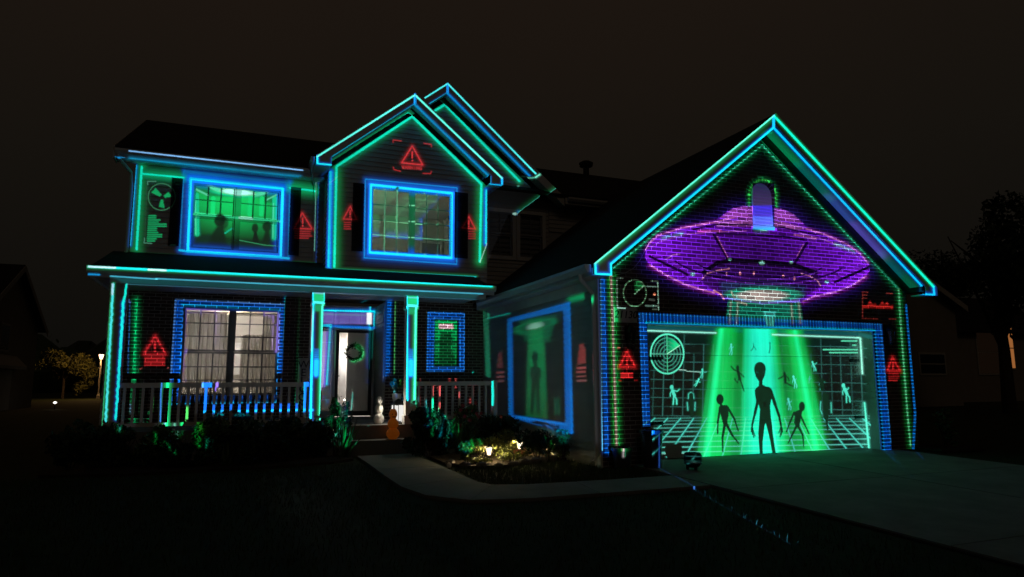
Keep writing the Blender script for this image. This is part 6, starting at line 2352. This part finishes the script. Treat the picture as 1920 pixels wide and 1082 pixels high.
# beams
q = L.win(1300, 600, 1570, 880)
sy, sx_, gx, gy = q
cx = (gx - 1180) * 3.2
cyy = (gy - 580) * 3.2
t = np.clip((cyy - 112) / 775.0, 0, 1)
xl, xr = 505 - t * 115, 1050 + t * 165
s_ = (cx - xl) / (xr - xl)
ks = np.array([-0.06, 0.0, 0.05, 0.085, 0.13, 0.22, 0.285, 0.325, 0.36, 0.44, 0.52, 0.60, 0.645, 0.685, 0.72, 0.79, 0.855, 0.895, 0.93, 1.0, 1.05])
gg = np.array([0.0, 0.04, 0.30, 0.80, 0.48, 0.34, 0.14, 0.16, 0.48, 0.66, 0.78, 0.70, 0.50, 0.30, 0.10, 0.22, 0.52, 0.80, 0.46, 0.06, 0.0])
gb_ = np.array([0.0, 0.01, 0.09, 0.46, 0.14, 0.07, 0.02, 0.03, 0.20, 0.46, 0.56, 0.48, 0.20, 0.07, 0.015, 0.035, 0.14, 0.46, 0.12, 0.01, 0.0])
gr_ = gb_ * 0.02
fill = np.clip(t * 1.2, 0, 1) * 0.14 * ((s_ > 0.02) & (s_ < 0.98))
top = np.clip((cyy - 108) / 10.0, 0, 1)
gb_ = gb_ * np.where((ks > 0.34) & (ks < 0.66), 1.0, 0.62)
gg = gg * 1.08
bm = np.stack([np.interp(s_, ks, gr_), np.interp(s_, ks, gg) + fill, np.interp(s_, ks, gb_) + fill * 0.3], -1) * top[..., None]
streak = (0.92 + 0.08 * np.sin(s_ * 260 + np.sin(s_ * 91) * 3)).astype(np.float32)
bm *= streak[..., None]
reg = L.a[sy, sx_]
L.a[sy, sx_] = np.maximum(reg * 0.8, bm + reg * 0.25).astype(np.float32)

# frame of the screen
wl = (0.30, 0.90, 0.72)
L.line(dp((105, 128), (520, 142)), 2.2, wl, glow=1.5, ga=0.3)
L.line(dp((860, 152), (1385, 171), (1398, 385)), 2.2, wl, glow=1.5, ga=0.3)
L.line(dp((1411, 560), (1437, 838), (1180, 853)), 2.6, (0.10, 0.85, 0.62), glow=1.5, ga=0.3)
L.line(dp((155, 858), (190, 858)), 2.2, wl)
L.line(dp((150, 882), (188, 882)), 2.8, (0.3, 0.95, 0.8))
L.line(dp((170, 868), (420, 862)), 1.6, (0.2, 0.6, 0.5))
L.poly(dp((105, 95), (1480, 140), (1480, 165), (105, 125)), (0.0, 0.05, 0.06), 3)
# radar
rc = D7(228, 268)
for k, b in ((1.0, 1.0), (0.81, 0.42), (0.62, 0.36), (0.43, 0.4), (0.24, 0.4)):
    L.ell(rc[0], rc[1], 31 * k, 37 * k, sc3((0.10, 0.85, 0.55), b), ring=2.4 if k == 1 else 1.3)
L.line(dp((130, 268), (328, 270)), 1.3, (0.1, 0.55, 0.36))
L.line(dp((226, 150), (230, 385)), 1.5, (0.06, 0.62, 0.30))
L.poly(dp((228, 268), (226, 172), (262, 178), (302, 215)), (0.0, 0.70, 0.26), 2, grad=lambda gx, gy: np.clip((gx - 1247) / 24.0, 0.1, 1))
L.line(dp((228, 268), (303, 217)), 1.8, (0.3, 0.95, 0.6))
# read-outs
for (a, b, y, n_) in ((1275, 1370, 190, 5), (1342, 1370, 215, 2), (1166, 1374, 242, 9), (1204, 1374, 260, 8)):
    x = a
    while x < b - 6:
        e = min(b, x + random.uniform(18, 34))
        L.line(dp((x, y), (e - 4, y + 0.3)), 2.6, (0.08, 0.62, 0.36))
        x = e
L.line(dp((300, 362), (340, 366)), 1.4, (0.4, 0.7, 0.6))
L.line(dp((345, 372), (430, 377)), 1.2, (0.3, 0.6, 0.5))
# bright drifting shapes
gh = (0.08, 0.85, 0.62)


def ghost(x, y, h, lean=0.0, arm=1.0, k=1.0):
    """small glowing figure adrift: head, trunk, arms, legs; (x, y) is the head"""
    c = sc3(gh, k)
    dx, dy = math.sin(lean), math.cos(lean)

    def at_(a, b):
        return (x + (a * dx + b * dy) * h, y + (a * dy - b * dx) * h)
    L.ell(*D7(x, y), h * 0.10 / 3.2, h * 0.13 / 3.2, c, 1)
    for p_, w_ in (([at_(0.1, 0), at_(0.5, 0.03)], h * 0.17), ([at_(0.48, 0.02), at_(0.75, 0.10), at_(1.0, 0.04)], h * 0.085), ([at_(0.48, 0), at_(0.74, -0.08), at_(0.96, -0.16)], h * 0.08),
                   ([at_(0.18, 0.04), at_(0.30, 0.20 * arm), at_(0.22, 0.34 * arm)], h * 0.06), ([at_(0.18, -0.04), at_(0.34, -0.17), at_(0.48, -0.2)], h * 0.055)):
        L.line(dp(*p_), max(w_ / 3.2, 1.0), c, glow=1.2, gcol=(0.0, 0.4, 0.18), ga=0.3)


for g in ((255, 468, 105, 0.25, 1.2, 0.8), (440, 362, 52, -0.1, 1.4, 0.8), (418, 420, 48, -0.5, 1.0, 1.0), (1100, 318, 55, 0.35, 1.2, 0.9), (986, 405, 70, 0.25, 0.6, 0.9), (612, 212, 62, 0.0, 0.7, 0.8),
          (1286, 458, 105, 0.35, 0.7, 0.9), (955, 540, 66, 0.2, 0.8, 0.7), (1084, 405, 40, -0.1, 0.8, 0.5), (1150, 425, 60, 0.1, 1.0, 0.45)):
    ghost(*g)
for pts in ([(355, 535), (357, 508), (370, 499), (384, 508), (388, 535)], [(348, 560), (352, 605)], [(396, 560), (394, 605)], [(1150, 555), (1147, 600), (1158, 628)], [(1212, 560), (1214, 620)]):
    L.line(dp(*pts), 1.5, sc3(gh, 0.7), glow=1.5, ga=0.3)
# figures
fg = (0.0, 0.016, 0.006)


def dark(pts, wd, taper=None):
    L.line(dp(*pts), wd / 3.2, fg, op='over', taper=taper)


def dpoly(*pts):
    L.poly(dp(*pts), fg, 1.2, 'over')


def dell(x, y, rx, ry, rot=0.0):
    L.ell(*D7(x, y), rx / 3.2, ry / 3.2, fg, 1.2, 'over', rot=rot)


dell(785, 358, 35, 42)
dpoly((752, 372), (760, 405), (776, 428), (784, 437), (792, 437), (802, 425), (814, 398), (819, 370))
dpoly((779, 425), (800, 425), (801, 452), (818, 462), (845, 468), (857, 482), (862, 520), (852, 545), (846, 580), (850, 640), (858, 690), (862, 745), (870, 800), (881, 868), (880, 876), (861, 874), (851, 815), (836, 745),
      (822, 692), (818, 684), (813, 700), (808, 745), (801, 800), (803, 872), (786, 878), (784, 868), (778, 800), (775, 740), (781, 665), (785, 600), (772, 555), (757, 520), (755, 484), (765, 470), (778, 460))
dark([(765, 490), (773, 555)], 22)
dark([(772, 550), (755, 625)], 17)
dark([(755, 625), (738, 695)], 13)
for e in ((733, 735), (740, 752), (748, 770), (755, 762)):
    dark([(738, 695), ((738 + e[0]) / 2 - 2, (695 + e[1]) / 2), e], 6)
dark([(850, 492), (876, 570)], 20)
dark([(874, 565), (900, 640)], 16)
dark([(900, 640), (911, 695)], 13)
for e in ((921, 738), (914, 755), (906, 766), (898, 742)):
    dark([(911, 695), ((911 + e[0]) / 2 + 3, (695 + e[1]) / 2), e], 6)
L.ell(*D7(770, 378), 3.2, 1.6, (0.0, 0.05, 0.03), 1, rot=0.5)
L.ell(*D7(806, 378), 3.2, 1.6, (0.0, 0.05, 0.03), 1, rot=-0.5)
L.poly(dp((806, 560), (822, 560), (822, 585), (806, 585)), (0, 0, 0), 1, 'over')
dell(545, 540, 22, 31)
dpoly((538, 560), (556, 562), (560, 575), (590, 576), (597, 592), (596, 640), (590, 665), (590, 695), (565, 695), (556, 660), (545, 620), (536, 595), (545, 578))
dark([(545, 592), (532, 680)], 13)
dark([(532, 680), (531, 745)], 9)
dark([(592, 590), (632, 660)], 13)
dark([(632, 660), (654, 728)], 9)
dark([(574, 690), (560, 770)], 18, 0.75)
dark([(560, 770), (562, 855)], 12, 0.6)
dark([(584, 690), (618, 755)], 18, 0.75)
dark([(618, 755), (658, 806)], 12, 0.6)
dell(1037, 584, 18, 29)
dpoly((1026, 602), (1040, 606), (1038, 620), (1034, 640), (1028, 670), (1022, 705), (1000, 705), (990, 680), (994, 640), (984, 625), (1000, 612))
dark([(990, 620), (965, 680)], 11)
dark([(965, 680), (944, 735)], 8)
dark([(1030, 640), (1055, 695)], 11)
dark([(1055, 695), (1080, 748)], 8)
dark([(1005, 700), (978, 755)], 15, 0.75)
dark([(978, 755), (954, 805)], 11, 0.5)
dark([(1015, 702), (1042, 755)], 15, 0.75)
dark([(1042, 755), (1049, 832)], 11, 0.5)
dell(651, 350, 9, 13)
dark([(652, 362), (656, 385), (664, 420)], 15)
dark([(650, 374), (628, 362), (612, 343)], 7)
dark([(658, 376), (690, 407)], 6)
dark([(664, 415), (678, 455), (690, 493)], 9, 0.6)
dark([(660, 412), (650, 440), (636, 425), (634, 412)], 7, 0.6)
dell(932, 384, 8, 9)
dark([(934, 392), (938, 425), (936, 440)], 14)
dark([(930, 398), (915, 408), (897, 417)], 7)
dark([(940, 398), (956, 415), (960, 428)], 6)
dark([(938, 438), (960, 452), (985, 463)], 9, 0.6)
dark([(744, 205), (748, 222), (740, 240), (730, 248)], 4)
dark([(748, 222), (762, 244)], 3)
dark([(845, 205), (846, 235), (840, 262)], 5)
dell(844, 202, 4, 5)
for (x, y0, y1, w_) in ((372, 515, 640, 26), (1178, 520, 650, 40), (1155, 430, 480, 30)):
    dark([(x, y0), (x + 4, y1)], w_, 0.7)
dark([(1182, 650), (1192, 720)], 18, 0.5)
cut = L.win(1195, 600, 1640, 880)
sy, sx_, gx, gy = cut
yb_line = 862.5 - 0.0505 * (gx - 1222)
L.a[sy, sx_] *= np.clip((yb_line - gy) / 2.0 + 0.5, 0.0, 1)[..., None]
L.throw(NY, YD - 0.002, 1.2)

# dim cast of the projector's black, then the lamps
def build_projector(pr, label, black, lower):
    pr.img = np.minimum(pr.img, 14.0)
    # the lamp and optics are never quite even across the field
    g0 = np.random.default_rng(5).uniform(0.80, 1.14, (16, 34)).astype(np.float32)
    yy0, xx0 = np.linspace(0, 14.99, pr.ih), np.linspace(0, 32.99, pr.iw)
    iy0, ix0 = yy0.astype(int), xx0.astype(int)
    fy0, fx0 = (yy0 - iy0)[:, None], (xx0 - ix0)[None, :]
    sm = (g0[iy0][:, ix0] * (1 - fx0) + g0[iy0][:, ix0 + 1] * fx0) * (1 - fy0) + (g0[iy0 + 1][:, ix0] * (1 - fx0) + g0[iy0 + 1][:, ix0 + 1] * fx0) * fy0
    pr.img *= sm[..., None].astype(np.float32)
    P0, PFW, PRT, PUP = pr.p, pr.fw, pr.rt, pr.up
    vv = pr.ty0 + (np.arange(pr.ih) + 0.5) / pr.ih * (pr.ty1 - pr.ty0)
    uu = ((np.arange(pr.iw) + 0.5) / pr.iw * 2 - 1) * pr.tx
    kk = np.interp(uu, [-1, 0.0, 0.12, 1], [1.0, 1.0, 0.08, 0.08])[None, :] * black
    low = np.interp(uu, [-1, 0.0, 0.08, 1], lower)[None, :]
    m_ = np.clip((vv[:, None] - low) / 0.012, 0, 1) * np.clip((pr.tx - np.abs(uu)) / 0.02, 0, 1)[None, :] * kk
    pr.img += np.array([0.95, 1.0, 1.08], np.float32)[None, None] * m_[..., None].astype(np.float32)
    img = bpy.data.images.new('projected_show', pr.iw, pr.ih, alpha=False, float_buffer=True)
    img.colorspace_settings.name = 'Linear Rec.709'
    rgba = np.ones((pr.ih, pr.iw, 4), np.float32)
    rgba[..., :3] = pr.img
    img.pixels.foreach_set(rgba.ravel())
    img.update()
    gz = zg(P0[0], P0[1]) - 0.03
    pj = thing('projector', (P0[0], P0[1] - 0.2, gz), label, 'projector', 'projectors on the lawn')
    prm = Matrix(((PRT[0], PFW[0], PUP[0]), (PRT[1], PFW[1], PUP[1]), (PRT[2], PFW[2], PUP[2])))
    Pv, Fv = Vector(P0), Vector(PFW)
    MB().cbox(Pv - Fv * 0.21, (0.17, 0.15, 0.055), prm).obj('body', M['black'], pj)
    MB().tube([tuple(Pv - Fv * 0.065), tuple(Pv - Fv * 0.015)], 0.035, 20).obj('lens', M['dark_glass'], pj)
    MB().box(P0[0] - 0.22, P0[0] + 0.22, P0[1] - 0.42, P0[1] - 0.06, gz, P0[2] - 0.10).obj('stand', M['pot'], pj)
    ld = bpy.data.lights.new('projector_light', 'SPOT')
    ld.energy = 7900
    ld.shadow_soft_size = 0.003
    ld.spot_size = math.radians(120)
    ld.spot_blend = 0.0
    ld.use_nodes = True
    n = ld.node_tree
    em = n.nodes['Emission']
    geo = n.nodes.new('ShaderNodeNewGeometry')

    def vdot(vec):
        d = n.nodes.new('ShaderNodeVectorMath')
        d.operation = 'DOT_PRODUCT'
        n.links.new(geo.outputs['Incoming'], d.inputs[0])
        d.inputs[1].default_value = tuple(vec)
        return d.outputs['Value']

    def mth(op, a, b):
        d = n.nodes.new('ShaderNodeMath')
        d.operation = op
        for i, x in enumerate((a, b)):
            if isinstance(x, float):
                d.inputs[i].default_value = x
            else:
                n.links.new(x, d.inputs[i])
        return d.outputs[0]

    fz = vdot(PFW)
    u_ = mth('ADD', mth('MULTIPLY', mth('DIVIDE', vdot(PRT), fz), 0.5 / pr.tx), 0.5)
    v_ = mth('MULTIPLY', mth('SUBTRACT', mth('DIVIDE', vdot(PUP), fz), pr.ty0), 1.0 / (pr.ty1 - pr.ty0))
    cmb = n.nodes.new('ShaderNodeCombineXYZ')
    n.links.new(u_, cmb.inputs[0])
    n.links.new(v_, cmb.inputs[1])
    ti = n.nodes.new('ShaderNodeTexImage')
    ti.image = img
    ti.extension = 'CLIP'
    ti.interpolation = 'Linear'
    n.links.new(cmb.outputs[0], ti.inputs['Vector'])
    n.links.new(ti.outputs['Color'], em.inputs['Color'])
    em.inputs['Strength'].default_value = 1.0
    lo_ = bpy.data.objects.new('projector_light', ld)
    COL.objects.link(lo_)
    q = P0 + PFW * 0.01
    lo_.matrix_world = Matrix(((PRT[0], PUP[0], -PFW[0], q[0]), (PRT[1], PUP[1], -PFW[1], q[1]), (PRT[2], PUP[2], -PFW[2], q[2]), (0, 0, 0, 1)))


build_projector(BIG, 'dark projector on a low stand on the lawn right of the walk', 0.0105, [-0.20, -0.20, -0.24, -0.24])
build_projector(SMALL, 'small dark projector on the lawn in line with the front door', 0.0, [0, 0, 0, 0])
